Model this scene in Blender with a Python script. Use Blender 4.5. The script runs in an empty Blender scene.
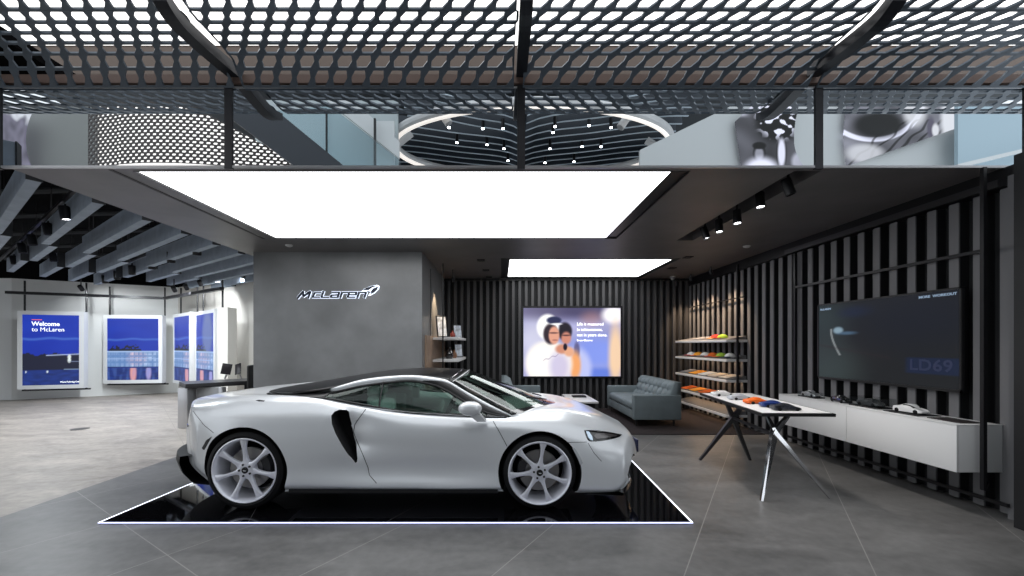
import bpy, bmesh, math, random
from mathutils import Vector, Matrix, noise
from mathutils.bvhtree import BVHTree
random.seed(7)
PI = math.pi
SC = bpy.context.scene
COL = SC.collection
F = 411.0          # focal length in pixels of the 1024 px frame
CH = 1.49          # camera height
VX, VY = 500.0, 345.0

def lin(c):
    return tuple(((v/255.0)/12.92 if v/255.0 <= 0.04045 else ((v/255.0+0.055)/1.055)**2.4) for v in c)

# ---------------------------------------------------------------- materials
MATS = {}
def mat(name, col, rough=0.5, metal=0.0, coat=0.0, emis=None, es=0.0, spec=0.5, noise_amt=0.0, noise_scale=4.0, bump=0.0, bump_scale=60.0, coat_rough=0.03):
    if name in MATS: return MATS[name]
    m = bpy.data.materials.new(name); m.use_nodes = True
    nt = m.node_tree; b = nt.nodes['Principled BSDF']
    b.inputs['Base Color'].default_value = (*col, 1)
    b.inputs['Roughness'].default_value = rough
    b.inputs['Metallic'].default_value = metal
    b.inputs['Coat Weight'].default_value = coat
    b.inputs['Coat Roughness'].default_value = coat_rough
    b.inputs['Specular IOR Level'].default_value = spec
    if emis:
        b.inputs['Emission Color'].default_value = (*emis, 1)
        b.inputs['Emission Strength'].default_value = es
    if noise_amt or bump:
        tc = nt.nodes.new('ShaderNodeTexCoord')
    if noise_amt:
        n = nt.nodes.new('ShaderNodeTexNoise'); n.inputs['Scale'].default_value = noise_scale
        n.inputs['Detail'].default_value = 6
        nt.links.new(tc.outputs['Object'], n.inputs['Vector'])
        r = nt.nodes.new('ShaderNodeMapRange')
        r.inputs['From Min'].default_value = 0.3; r.inputs['From Max'].default_value = 0.7
        r.inputs['To Min'].default_value = 1-noise_amt; r.inputs['To Max'].default_value = 1+noise_amt
        nt.links.new(n.outputs['Fac'], r.inputs['Value'])
        mx = nt.nodes.new('ShaderNodeVectorMath'); mx.operation = 'SCALE'
        mx.inputs[0].default_value = col
        nt.links.new(r.outputs['Result'], mx.inputs['Scale'])
        nt.links.new(mx.outputs['Vector'], b.inputs['Base Color'])
    if bump:
        n2 = nt.nodes.new('ShaderNodeTexNoise'); n2.inputs['Scale'].default_value = bump_scale
        nt.links.new(tc.outputs['Object'], n2.inputs['Vector'])
        bp = nt.nodes.new('ShaderNodeBump'); bp.inputs['Strength'].default_value = bump
        bp.inputs['Distance'].default_value = 0.01
        nt.links.new(n2.outputs['Fac'], bp.inputs['Height'])
        nt.links.new(bp.outputs['Normal'], b.inputs['Normal'])
    MATS[name] = m
    return m

def glass_mat(name, tint, gloss=1.0, rough=0.0):
    if name in MATS: return MATS[name]
    m = bpy.data.materials.new(name); m.use_nodes = True
    nt = m.node_tree
    for n in list(nt.nodes): nt.nodes.remove(n)
    o = nt.nodes.new('ShaderNodeOutputMaterial')
    t = nt.nodes.new('ShaderNodeBsdfTransparent'); t.inputs['Color'].default_value = (*tint, 1)
    g = nt.nodes.new('ShaderNodeBsdfGlossy'); g.inputs['Roughness'].default_value = rough
    ge = nt.nodes.new('ShaderNodeNewGeometry'); dt = nt.nodes.new('ShaderNodeVectorMath'); dt.operation = 'DOT_PRODUCT'
    nt.links.new(ge.outputs['Normal'], dt.inputs[0]); nt.links.new(ge.outputs['Incoming'], dt.inputs[1])
    ab = nt.nodes.new('ShaderNodeMath'); ab.operation = 'ABSOLUTE'; nt.links.new(dt.outputs['Value'], ab.inputs[0])
    om = nt.nodes.new('ShaderNodeMath'); om.operation = 'SUBTRACT'; om.inputs[0].default_value = 1.0; nt.links.new(ab.outputs[0], om.inputs[1])
    pw = nt.nodes.new('ShaderNodeMath'); pw.operation = 'POWER'; pw.inputs[1].default_value = 5.0; nt.links.new(om.outputs[0], pw.inputs[0])
    f = nt.nodes.new('ShaderNodeMath'); f.operation = 'MULTIPLY_ADD'; f.inputs[1].default_value = .95; f.inputs[2].default_value = .045; nt.links.new(pw.outputs[0], f.inputs[0])
    mu = nt.nodes.new('ShaderNodeMath'); mu.operation = 'MULTIPLY'; mu.inputs[1].default_value = gloss
    mx = nt.nodes.new('ShaderNodeMixShader')
    nt.links.new(f.outputs[0], mu.inputs[0]); nt.links.new(mu.outputs[0], mx.inputs[0])
    nt.links.new(t.outputs[0], mx.inputs[1]); nt.links.new(g.outputs[0], mx.inputs[2])
    nt.links.new(mx.outputs[0], o.inputs[0])
    MATS[name] = m
    return m

def emit_attr(name, strength, base=0.02):
    if name in MATS: return MATS[name]
    m = bpy.data.materials.new(name); m.use_nodes = True
    nt = m.node_tree; b = nt.nodes['Principled BSDF']
    a = nt.nodes.new('ShaderNodeAttribute'); a.attribute_name = 'Col'
    b.inputs['Base Color'].default_value = (base, base, base, 1)
    b.inputs['Roughness'].default_value = 0.35; b.inputs['Specular IOR Level'].default_value = .15
    b.inputs['Emission Strength'].default_value = strength
    nt.links.new(a.outputs['Color'], b.inputs['Emission Color'])
    MATS[name] = m
    return m

# ---------------------------------------------------------------- mesh builder
class MB:
    def __init__(s): s.v = []; s.f = []; s.m = []; s.mats = []; s.smooth = []
    def mi(s, m):
        if m is None: return 0
        if m not in s.mats: s.mats.append(m)
        return s.mats.index(m)
    def add(s, vs, fs, m=None, smooth=False):
        o = len(s.v); s.v += [tuple(v) for v in vs]
        k = s.mi(m)
        for f in fs:
            s.f.append([i+o for i in f]); s.m.append(k); s.smooth.append(smooth)
        return s
    def box(s, x0, x1, y0, y1, z0, z1, m=None, M=None):
        vs = [Vector((x, y, z)) for z in (z0, z1) for y in (y0, y1) for x in (x0, x1)]
        if M: vs = [M @ v for v in vs]
        return s.add(vs, [(0, 2, 3, 1), (4, 5, 7, 6), (0, 1, 5, 4), (2, 6, 7, 3), (0, 4, 6, 2), (1, 3, 7, 5)], m)
    def rbox(s, x0, x1, y0, y1, z0, z1, r=0.02, m=None, M=None, seg=3):
        bm = bmesh.new()
        bmesh.ops.create_cube(bm, size=1)
        bmesh.ops.scale(bm, vec=(abs(x1-x0), abs(y1-y0), abs(z1-z0)), verts=bm.verts)
        bmesh.ops.translate(bm, vec=((x0+x1)/2, (y0+y1)/2, (z0+z1)/2), verts=bm.verts)
        bmesh.ops.bevel(bm, geom=bm.edges[:], offset=r, segments=seg, affect='EDGES', profile=0.5)
        if M: bm.transform(M)
        bm.verts.index_update()
        s.add([v.co.copy() for v in bm.verts], [[v.index for v in f.verts] for f in bm.faces], m, True)
        bm.free(); return s
    def tube(s, pts, r, n=10, m=None, closed=False, caps=True):
        pts = [Vector(p) for p in pts]; N = len(pts)
        rs = r if isinstance(r, (list, tuple)) else [r]*N
        vs = []; prev = None
        for i, p in enumerate(pts):
            if closed: d = pts[(i+1) % N]-pts[i-1]
            else: d = pts[min(i+1, N-1)]-pts[max(i-1, 0)]
            d = d.normalized() if d.length > 1e-9 else Vector((0, 0, 1))
            if prev is None:
                up = Vector((0, 0, 1)) if abs(d.z) < 0.9 else Vector((1, 0, 0))
                a = d.cross(up).normalized()
            else:
                a = (prev - d*prev.dot(d)).normalized()
            prev = a; b = d.cross(a)
            for k in range(n):
                t = 2*PI*k/n
                vs.append(p+(a*math.cos(t)+b*math.sin(t))*rs[i])
        fs = []
        M_ = N if closed else N-1
        for i in range(M_):
            j = (i+1) % N
            for k in range(n):
                fs.append((i*n+k, i*n+(k+1) % n, j*n+(k+1) % n, j*n+k))
        s.add(vs, fs, m, True)
        if caps and not closed:
            o = len(s.v)-len(vs); k0 = s.mi(m)
            s.f.append([o+k for k in range(n)][::-1]); s.m.append(k0); s.smooth.append(False)
            s.f.append([o+(N-1)*n+k for k in range(n)]); s.m.append(k0); s.smooth.append(False)
        return s
    def bar(s, p, q, w, h, m=None, up=(0, 0, 1)):
        p = Vector(p); q = Vector(q); d = (q-p).normalized(); u = Vector(up)
        a = d.cross(u)
        if a.length < 1e-5: a = d.cross(Vector((1, 0, 0)))
        a.normalize(); b = a.cross(d)
        vs = [c+a*sx*w/2+b*sz*h/2 for c in (p, q) for sz in (-1, 1) for sx in (-1, 1)]
        return s.add(vs, [(0, 1, 3, 2), (4, 6, 7, 5), (0, 4, 5, 1), (2, 3, 7, 6), (0, 2, 6, 4), (1, 5, 7, 3)], m)
    def lathe(s, prof, n=48, m=None, M=None, closed=False):
        # prof: (r, a) with the axis along local Z
        vs = []
        for r, a in prof:
            for k in range(n):
                t = 2*PI*k/n
                v = Vector((r*math.cos(t), r*math.sin(t), a))
                vs.append(M @ v if M else v)
        fs = []; P = len(prof)
        for i in range(P if closed else P-1):
            j = (i+1) % P
            for k in range(n):
                fs.append((i*n+k, i*n+(k+1) % n, j*n+(k+1) % n, j*n+k))
        return s.add(vs, fs, m, True)
    def cyl(s, p, q, r, n=20, m=None, r2=None):
        return s.tube([p, q], [r, r if r2 is None else r2], n, m)
    def grid(s, rows, m=None, smooth=True, flip=False, closed_u=False):
        R = len(rows); C_ = len(rows[0]); vs = [v for r in rows for v in r]; fs = []
        for i in range(R-1):
            for j in range(C_ if closed_u else C_-1):
                k = (j+1) % C_
                q = (i*C_+j, i*C_+k, (i+1)*C_+k, (i+1)*C_+j)
                fs.append(q[::-1] if flip else q)
        return s.add(vs, fs, m, smooth)
    def prism(s, poly, t, m=None, M=None, smooth=False):
        # poly: list of (x,z) in local XZ plane, extruded along +Y by t
        n = len(poly)
        vs = [Vector((x, 0, z)) for x, z in poly]+[Vector((x, t, z)) for x, z in poly]
        if M: vs = [M @ v for v in vs]
        fs = [list(range(n)), list(range(2*n-1, n-1, -1))]+[(i, i+n, (i+1) % n+n, (i+1) % n) for i in range(n)]
        return s.add(vs, fs, m, smooth)
    def build(s, name, material=None, parent=None, recalc=True, sharp=35, M=None):
        me = bpy.data.meshes.new(name)
        me.from_pydata([tuple(v) for v in s.v], [], s.f)
        mm = list(s.mats)
        if material and not mm: mm = [material]
        for x in mm: me.materials.append(x)
        if s.mats: me.polygons.foreach_set('material_index', s.m)
        me.polygons.foreach_set('use_smooth', s.smooth)
        me.update()
        if recalc:
            bm = bmesh.new(); bm.from_mesh(me)
            bmesh.ops.recalc_face_normals(bm, faces=bm.faces)
            bm.to_mesh(me); bm.free()
        if any(s.smooth): me.set_sharp_from_angle(angle=math.radians(sharp))
        o = bpy.data.objects.new(name, me); COL.objects.link(o)
        if M: me.transform(M)
        if parent: o.parent = parent
        return o

def tag(o, label=None, cat=None, group=None, kind=None):
    if label: o['label'] = label
    if cat: o['category'] = cat
    if group: o['group'] = group
    if kind: o['kind'] = kind
    return o
def struct(o, label=None):
    o['kind'] = 'structure'
    if label: o['label'] = label
    return o
def empty(name, loc, label=None, cat=None, group=None, rz=0.0):
    e = bpy.data.objects.new(name, None); COL.objects.link(e)
    e.location = loc; e.rotation_euler = (0, 0, rz); e.empty_display_size = 0.1
    return tag(e, label, cat, group)
def copy_tree(o, parent=None):
    c = o.copy(); COL.objects.link(c)
    if parent: c.parent = parent
    for ch in list(o.children): copy_tree(ch, c)
    return c
def P(px, py, y, xoff=0):
    "world point seen at pixel px,py at distance y"
    return Vector(((px-VX)*y/F, y, CH+(VY-py)*y/F))

def cr(pts, t):
    n = len(pts)-1
    t = max(0.0, min(float(n), t)); i = min(int(t), n-1); f = t-i
    p1, p2 = pts[i], pts[i+1]
    p0 = pts[i-1] if i > 0 else tuple(2*a-b for a, b in zip(p1, p2))
    p3 = pts[i+2] if i+2 <= n else tuple(2*b-a for a, b in zip(p1, p2))
    return tuple(0.5*((2*b)+(-a+c)*f+(2*a-5*b+4*c-d)*f*f+(-a+3*b-3*c+d)*f**3) for a, b, c, d in zip(p0, p1, p2, p3))
def cr_n(pts, n):
    return [cr(pts, (len(pts)-1)*i/(n-1)) for i in range(n)]
def sstep(a, b, x):
    t = max(0.0, min(1.0, (x-a)/(b-a))); return t*t*(3-2*t)

def text_mesh(txt, size, name, material, parent=None, extrude=0.002, offset=0.0, shear=0.0, M=None, space=1.0, sx=1.0, align='LEFT', bevel=0.0):
    cu = bpy.data.curves.new('t', 'FONT'); cu.body = txt; cu.size = size; cu.extrude = extrude
    cu.offset = offset; cu.shear = shear; cu.space_character = space; cu.align_x = align; cu.resolution_u = 3
    o = bpy.data.objects.new('t', cu); COL.objects.link(o)
    bpy.context.view_layer.update()
    dg = bpy.context.evaluated_depsgraph_get()
    me = bpy.data.meshes.new_from_object(o.evaluated_get(dg), depsgraph=dg)
    bpy.data.objects.remove(o); bpy.data.curves.remove(cu)
    me.transform(Matrix.Scale(sx, 4, (1, 0, 0)))
    me.transform(Matrix.Rotation(PI/2, 4, 'X'))      # reads in the XZ plane, facing -Y
    if M: me.transform(M)
    me.materials.clear(); me.materials.append(material)
    r = bpy.data.objects.new(name, me); COL.objects.link(r)
    if parent: r.parent = parent
    return r

def picture(name, w, h, nx, ny, fn, material, parent=None, M=None, thick=0.0):
    "flat picture in the XZ plane facing -Y, origin at the lower left corner, colours from fn(u,v)"
    me = bpy.data.meshes.new(name)
    vs = [(w*i/nx, 0, h*j/ny) for j in range(ny+1) for i in range(nx+1)]
    fs = [(j*(nx+1)+i, j*(nx+1)+i+1, (j+1)*(nx+1)+i+1, (j+1)*(nx+1)+i) for j in range(ny) for i in range(nx)]
    me.from_pydata(vs, [], fs)
    ca = me.color_attributes.new('Col', 'FLOAT_COLOR', 'POINT')
    data = []
    for j in range(ny+1):
        for i in range(nx+1):
            c = fn(i/nx, j/ny); data += [max(0, c[0]), max(0, c[1]), max(0, c[2]), 1.0]
    ca.data.foreach_set('color', data)
    me.materials.append(material)
    if M: me.transform(M)
    o = bpy.data.objects.new(name, me); COL.objects.link(o)
    if parent: o.parent = parent
    return o
# ================================================================ CAR
YC = 4.62            # car centre line
ZP = 0.012           # top of the plinth
M_white = mat('pearl_white_paint', (0.74, 0.76, 0.785), 0.30, 0.24, 0.75, coat_rough=.09)
M_black = mat('gloss_black_paint', (0.006, 0.006, 0.007), 0.12, 0.0, 1.0)
M_matblk = mat('matt_black_plastic', (0.008, 0.008, 0.009), 0.55)
M_void = mat('dark_mesh_grille', (0.004, 0.004, 0.005), 0.8)
M_tyre = mat('tyre_rubber', (0.007, 0.007, 0.008), 0.6, bump=0.2, spec=.2)
M_alloy = mat('silver_alloy', (0.80, 0.81, 0.88), 0.30, 0.35, 0.7)
M_steel = mat('brake_steel', (0.35, 0.34, 0.33), 0.35, 0.9)
M_wglass = glass_mat('side_glass', (0.66, 0.76, 0.72), 0.7)
M_sglass = glass_mat('windscreen_glass', (0.58, 0.66, 0.62), 1.0)
M_leather = mat('pale_leather', (0.66, 0.72, 0.69), 0.5)
M_dash = mat('dark_dash', (0.02, 0.02, 0.022), 0.5)
M_plate = mat('navy_plate', (0.01, 0.015, 0.06), 0.3)
M_lamp = mat('lamp_chrome', (0.5, 0.5, 0.52), 0.15, 1.0)
M_seam = mat('panel_gap', (0.015, 0.016, 0.018), 0.6)

car = empty('sports_car', (-0.93, YC, ZP), 'pearl white sports car with black roof parked on the glossy black plinth', 'car')
CM = Matrix.Translation((0.93, -YC, -ZP))     # world -> car space

# stations: (xc, xs, [ (w,z) x 11 ])
ST = [
 (-3.17,-2.66,[(0,.34),(.62,.34),(.80,.34),(.86,.38),(.87,.46),(.88,.60),(.87,.72),(.83,.83),(.72,.90),(.40,.925),(0,.93)]),
 (-2.98,-2.60,[(0,.24),(.70,.24),(.86,.26),(.93,.32),(.94,.42),(.95,.58),(.935,.72),(.88,.85),(.74,.935),(.42,.957),(0,.962)]),
 (-2.72,-2.50,[(0,.16),(.76,.16),(.89,.19),(.955,.26),(.96,.38),(.972,.55),(.96,.72),(.905,.86),(.76,.970),(.44,.988),(0,.995)]),
 (-2.40,-2.36,[(0,.14),(.80,.14),(.90,.17),(.965,.24),(.965,.37),(.98,.54),(.97,.72),(.92,.87),(.77,.995),(.46,.985),(0,.988)]),
 (-2.05,-2.05,[(0,.14),(.80,.14),(.90,.17),(.965,.23),(.965,.36),(.98,.53),(.97,.71),(.925,.87),(.77,1.002),(.46,.945),(0,.93)]),
 (-1.72,-1.72,[(0,.14),(.80,.14),(.90,.17),(.96,.23),(.955,.36),(.97,.53),(.965,.71),(.925,.865),(.80,.985),(.62,.93),(0,.86)]),
 (-1.45,-1.45,[(0,.14),(.80,.14),(.90,.17),(.955,.23),(.92,.36),(.955,.53),(.958,.71),(.92,.855),(.80,.945),(.68,.92),(0,.80)]),
 (-1.15,-1.15,[(0,.14),(.80,.14),(.90,.17),(.95,.22),(.898,.35),(.94,.52),(.95,.69),(.915,.82),(.82,.895),(.76,.87),(0,.70)]),
 (-.85,-.85,[(0,.14),(.80,.14),(.90,.17),(.945,.22),(.892,.34),(.93,.51),(.945,.67),(.915,.78),(.83,.855),(.77,.84),(0,.66)]),
 (-.50,-.50,[(0,.14),(.80,.14),(.90,.17),(.945,.21),(.892,.33),(.925,.50),(.94,.65),(.915,.755),(.835,.832),(.78,.82),(0,.66)]),
 (-.20,-.20,[(0,.14),(.80,.14),(.90,.17),(.945,.21),(.905,.33),(.93,.50),(.94,.64),(.92,.745),(.84,.82),(.78,.81),(0,.68)]),
 (.10,.08,[(0,.14),(.80,.14),(.90,.17),(.95,.21),(.945,.33),(.95,.49),(.945,.63),(.925,.74),(.84,.815),(.76,.815),(0,.73)]),
 (.38,.34,[(0,.14),(.80,.14),(.90,.17),(.96,.21),(.96,.33),(.965,.49),(.955,.61),(.925,.72),(.82,.82),(.62,.86),(0,.815)]),
 (.64,.56,[(0,.14),(.80,.14),(.90,.16),(.96,.20),(.965,.32),(.965,.46),(.95,.575),(.91,.68),(.80,.795),(.60,.855),(0,.835)]),
 (.88,.75,[(0,.14),(.80,.14),(.90,.15),(.95,.19),(.955,.30),(.955,.43),(.935,.54),(.89,.63),(.78,.745),(.58,.812),(0,.805)]),
 (1.09,.90,[(0,.14),(.80,.14),(.89,.15),(.94,.18),(.945,.28),(.94,.40),(.92,.50),(.865,.58),(.76,.68),(.56,.742),(0,.735)]),
 (1.26,1.03,[(0,.15),(.78,.15),(.88,.155),(.925,.18),(.93,.26),(.925,.37),(.90,.46),(.85,.535),(.74,.61),(.54,.66),(0,.66)]),
]
def bowx(xc, xs, w):
    return xc+(xs-xc)*min(1.25, (abs(w)/0.93)**2.6)
def body_pt(xc, xs, w, z, f=1.0, gx=0.0, zm=0.0):
    return (bowx(xc, xs, w)+gx, w, zm+(z-zm)*f)
net = []
s0 = ST[0]
for f, g in ((0.05, -.045), (.45, -.04), (.78, -.025)):
    net.append([body_pt(s0[0], s0[1], w*{.05: .90, .45: .94, .78: .985}[f], z, f, g, .70) for w, z in s0[2]])
for s_ in ST: net.append([body_pt(s_[0], s_[1], w, z) for w, z in s_[2]])
s1 = ST[-1]
for f, g in ((.80, .085), (.45, .135), (0.05, .155)):
    net.append([body_pt(s1[0], s1[1], w*{.80: .988, .45: .955, .05: .925}[f], z, f, g*(1-.18*(w/.93)**2), .42) for w, z in s1[2]])
NP = 7
fine = [cr_n(r, (len(r)-1)*NP+1) for r in net]
NSUB = 9
cols = []
for j in range(len(fine[0])):
    line = [r[j] for r in fine]
    cols.append(cr_n(line, (len(line)-1)*NSUB+1))
def x_edge(z): return -1.28-(z-.42)*.21
def dent(x, w, z, j):
    # door channel that deepens backwards into the side intake
    if j < 2*NP or j > 8*NP or w < .7: return w
    d = x-x_edge(z)
    if d < -.04: k = 0.0
    else: k = math.exp(-max(d, 0)/.20)
    bell = sstep(.41, .60, z)*(1-sstep(.74, .95, z))
    return w-.10*k*bell
rings = []
for i in range(len(cols[0])):
    half = []
    for j in range(len(cols)):
        x, w, z = cols[j][i]
        w2 = dent(x, w, z, j) if j > 0 else 0.0
        if j == len(cols)-1: w2 = 0.0
        half.append((x, w2, z))
    ring = [(x, YC-w, z+ZP) for x, w, z in half]+[(x, YC+w, z+ZP) for x, w, z in half[-2:0:-1]]
    rings.append(ring)
mb = MB(); mb.grid(rings, closed_u=True)
nr = len(rings[0])
H_ = nr//2
for base in (0, (len(rings)-1)*nr):
    for side in (0, 1):
        idx = lambda k: base+(k if side == 0 else (nr-k) % nr)
        for j in range(H_//2):
            mb.add([], []); q = [idx(j), idx(j+1), idx(H_-j-1), idx(H_-j)]
            q2 = []
            for a in q:
                if a not in q2: q2.append(a)
            if len(q2) > 2:
                mb.f.append(q2); mb.m.append(0); mb.smooth.append(True)
body_tmp = mb.build('body_tmp', None, None, recalc=False)
me = body_tmp.data
bm = bmesh.new(); bm.from_mesh(me)
bmesh.ops.remove_doubles(bm, verts=bm.verts, dist=0.00005)
print('CARBOUND', sum(e.is_boundary for e in bm.edges), sum((not e.is_manifold) for e in bm.edges))
bmesh.ops.recalc_face_normals(bm, faces=bm.faces)
bm.to_mesh(me); bm.free()
me.materials.append(M_white); me.materials.append(M_void); me.materials.append(M_matblk)
for p in me.polygons: p.use_smooth = True
BODY_BVH = BVHTree.FromPolygons([v.co.copy() for v in me.vertices], [list(p.vertices) for p in me.polygons])

RX, FX = -2.285, .356
RWZ, FWZ = .355+ZP, .333+ZP
def arch_poly(cx, cz, r, n=64):
    return [(cx+r*math.cos(2*PI*k/n), cz+r*math.sin(2*PI*k/n)) for k in range(n)]
cut = MB()
for sgn in (-1, 1):
    for cx, cz, r in ((RX, RWZ, .392), (FX, FWZ, .372)):
        y0 = YC-1.3 if sgn < 0 else YC+.56
        cut.prism(arch_poly(cx, cz, r), .74, None, Matrix.Translation((0, y0, 0)))
cut1 = cut.build('cut1', M_void)
cut = MB()
IN = [(-1.515,.845),(-1.495,.878),(-1.455,.892),(-1.40,.888),(-1.378,.868),(-1.365,.78),(-1.335,.64),(-1.30,.52),(-1.285,.455),(-1.288,.425),(-1.302,.415),(-1.335,.46),(-1.40,.57),(-1.465,.69),(-1.50,.77)]
for sgn in (-1, 1):
    y0 = YC-1.2 if sgn < 0 else YC+.76
    cut.prism([(x, z+ZP) for x, z in IN], .44, None, Matrix.Translation((0, y0, 0)))
# corner intakes in the nose
for sgn in (-1, 1):
    pl = [(.50,.27),(.53,.225),(.70,.22),(.84,.25),(.895,.30),(.88,.37),(.82,.44),(.76,.455),(.60,.39),(.52,.32)]
    rows = [[Vector((x, YC+sgn*(a), z+ZP)) for a, z in pl] for x in (1.08, 1.7)]
    n = len(pl)
    cut.add(rows[0]+rows[1], [list(range(n)), list(range(2*n-1, n-1, -1))]+[(i, i+n, (i+1) % n+n, (i+1) % n) for i in range(n)])
cut.box(1.15, 1.7, YC-.40, YC+.40, .19, .27)
cut2 = cut.build('cut2', M_void)
for c in (cut1, cut2):
    md = body_tmp.modifiers.new('b', 'BOOLEAN'); md.operation = 'DIFFERENCE'; md.object = c; md.solver = 'EXACT'
    md.material_mode = 'TRANSFER'
bpy.context.view_layer.update()
dg = bpy.context.evaluated_depsgraph_get()
bme = bpy.data.meshes.new_from_object(body_tmp.evaluated_get(dg), depsgraph=dg)
for o in (body_tmp, cut1, cut2): bpy.data.objects.remove(o)
bme.transform(CM)
bme.set_sharp_from_angle(angle=math.radians(40))
body = bpy.data.objects.new('body_shell', bme); COL.objects.link(body); body.parent = car

def cw(m): return Matrix(m) if not isinstance(m, Matrix) else m
def part(mbld, name, material, parent=None, M=CM, **k):
    "build in world coordinates, move into car space"
    return mbld.build(name, material, parent or car, M=M, **k)

def ray(px, py, bvh=None, off=0.003):
    o = Vector((0, 0, CH)); d = Vector(((px-VX)/F, 1, (VY-py)/F)).normalized()
    h, n, i, dist = (bvh or BODY_BVH).ray_cast(o, d)
    if h is None: return None
    if n.dot(d) > 0: n = -n
    return h+n*off
def mirror_y(v): return Vector((v[0], 2*YC-v[1], v[2]))
def seam(pxs, r=.0028, name='panel_seam'):
    pts = []
    for a, b in zip(pxs[:-1], pxs[1:]):
        n = max(2, int(math.hypot(b[0]-a[0], b[1]-a[1])/2))
        for k in range(n):
            t = k/n; q = ray(a[0]+(b[0]-a[0])*t, a[1]+(b[1]-a[1])*t, off=0.0006)
            if q: pts.append(q)
    if len(pts) < 2: return
    m = MB(); m.tube(pts, r, 6); part(m, name, M_seam, recalc=False)
    m = MB(); m.tube([mirror_y(p) for p in pts], r, 6); part(m, name, M_seam, recalc=False)
seam([(366,409),(360,417),(355,424),(353.5,432),(357,441),(363.5,456),(368,467.5),(369.5,475),(378,485)], .003, 'door_seam')
seam([(493,421),(500,433),(508,448)], .003, 'door_seam')
seam([(566,442.5),(589,442)], .0022, 'bumper_seam')
seam([(588,443),(594,453),(603,463)], .0022, 'bumper_seam')
seam([(193,411),(204,425),(215,434)], .0022, 'bumper_seam')

# ---- greenhouse curves
U = [(-2.36,.42,1.002),(-2.18,.54,1.004),(-1.95,.655,1.02),(-1.61,.665,1.066),(-1.30,.64,1.145),(-.895,.60,1.178),(-.58,.59,1.147),(-.47,.605,1.105),(-.33,.645,1.028),(-.085,.725,.905),(.115,.80,.812)]
Cc = [(-2.44,0,1.002),(-2.24,0,1.036),(-1.93,0,1.085),(-1.6,0,1.142),(-1.28,0,1.188),(-.90,0,1.215),(-.52,0,1.208),(-.34,0,1.188),(-.06,0,1.085),(.30,0,.945),(.60,0,.815)]
L = [(-2.36,.44,.995),(-2.18,.58,.994),(-1.95,.70,1.005),(-1.61,.70,1.025),(-1.30,.685,1.095),(-.895,.65,1.142),(-.66,.645,1.108),(-.53,.665,1.058),(-.40,.70,.985),(-.17,.775,.862),(.085,.83,.806)]
B = [(-2.36,.47,.972),(-2.18,.64,.975),(-1.95,.76,.985),(-1.64,.79,.980),(-1.30,.812,.925),(-.895,.83,.855),(-.66,.835,.838),(-.53,.838,.833),(-.40,.838,.828),(-.17,.842,.82),(.085,.84,.806)]
def W(p, s=-1): return Vector((p[0], YC+s*p[1], p[2]+ZP))
def top_pt(t, v):
    u = cr(U, t); c = cr(Cc, t); k = 1-abs(v)**2.3
    return Vector((u[0]+(c[0]-u[0])*k, YC+v*u[1], u[2]+(c[2]-u[2])*k+ZP))
def patch(t0, t1, nt, v0=-1, v1=1, nv=24, fn=top_pt, thick=.008):
    outer = [[fn(t0+(t1-t0)*i/nt, v0+(v1-v0)*j/nv) for j in range(nv+1)] for i in range(nt+1)]
    inner = [[p-Vector((0, 0, thick)) for p in r] for r in outer]
    m = MB(); m.grid(outer); m.grid(inner)
    def edge(a, b): m.grid([a, b])
    edge(outer[0], inner[0]); edge(outer[-1], inner[-1])
    edge([r[0] for r in outer], [r[0] for r in inner]); edge([r[-1] for r in outer], [r[-1] for r in inner])
    o = m
    bm = None
    return o
def weld(o, d=.0004):
    bm = bmesh.new(); bm.from_mesh(o.data); bmesh.ops.remove_doubles(bm, verts=bm.verts, dist=d)
    bmesh.ops.recalc_face_normals(bm, faces=bm.faces); bm.to_mesh(o.data); bm.free(); return o
TH = 6.95
M_roof = mat('roof_black', (.005, .005, .006), .28, 0, 0.0, spec=.22)
roof = weld(part(patch(0, TH, 56), 'roof_panel', M_roof))
wind = weld(part(patch(TH+.06, 9.93, 30, thick=.005), 'windscreen', M_sglass))
# header lines across the roof front
for dt in (-.42, .0):
    m = MB(); m.tube([top_pt(TH+dt, v/20)+Vector((0, 0, .001)) for v in range(-19, 20)], .004 if dt else .006, 6)
    part(m, 'roof_trim', M_lamp if dt else M_white)
def side_pt(s):
    def f(t, v):
        a = cr(L, t); b = cr(B, t); k = 4*v*(1-v)
        return Vector((a[0]+(b[0]-a[0])*v, YC+s*(a[1]+(b[1]-a[1])*v+.018*k), a[2]+(b[2]-a[2])*v+ZP))
    return f
def rail_pt(s, wide=1, dz=0):
    def f(t, v):
        a = cr(U, t); b = cr(L, t); k = 4*v*(1-v)
        # the rail tip closes to a round end at t=3
        e = sstep(2.98, 3.25, t)
        vv = (.5+(v-.5)*max(.05, e**.5))*(1-.55*sstep(5.5, 7.2, t)*wide)
        return Vector((a[0]+(b[0]-a[0])*vv, YC+s*(a[1]+(b[1]-a[1])*vv+.014*k+.008), a[2]+(b[2]-a[2])*vv+.012*k+.006+ZP+dz))
    return f
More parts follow.
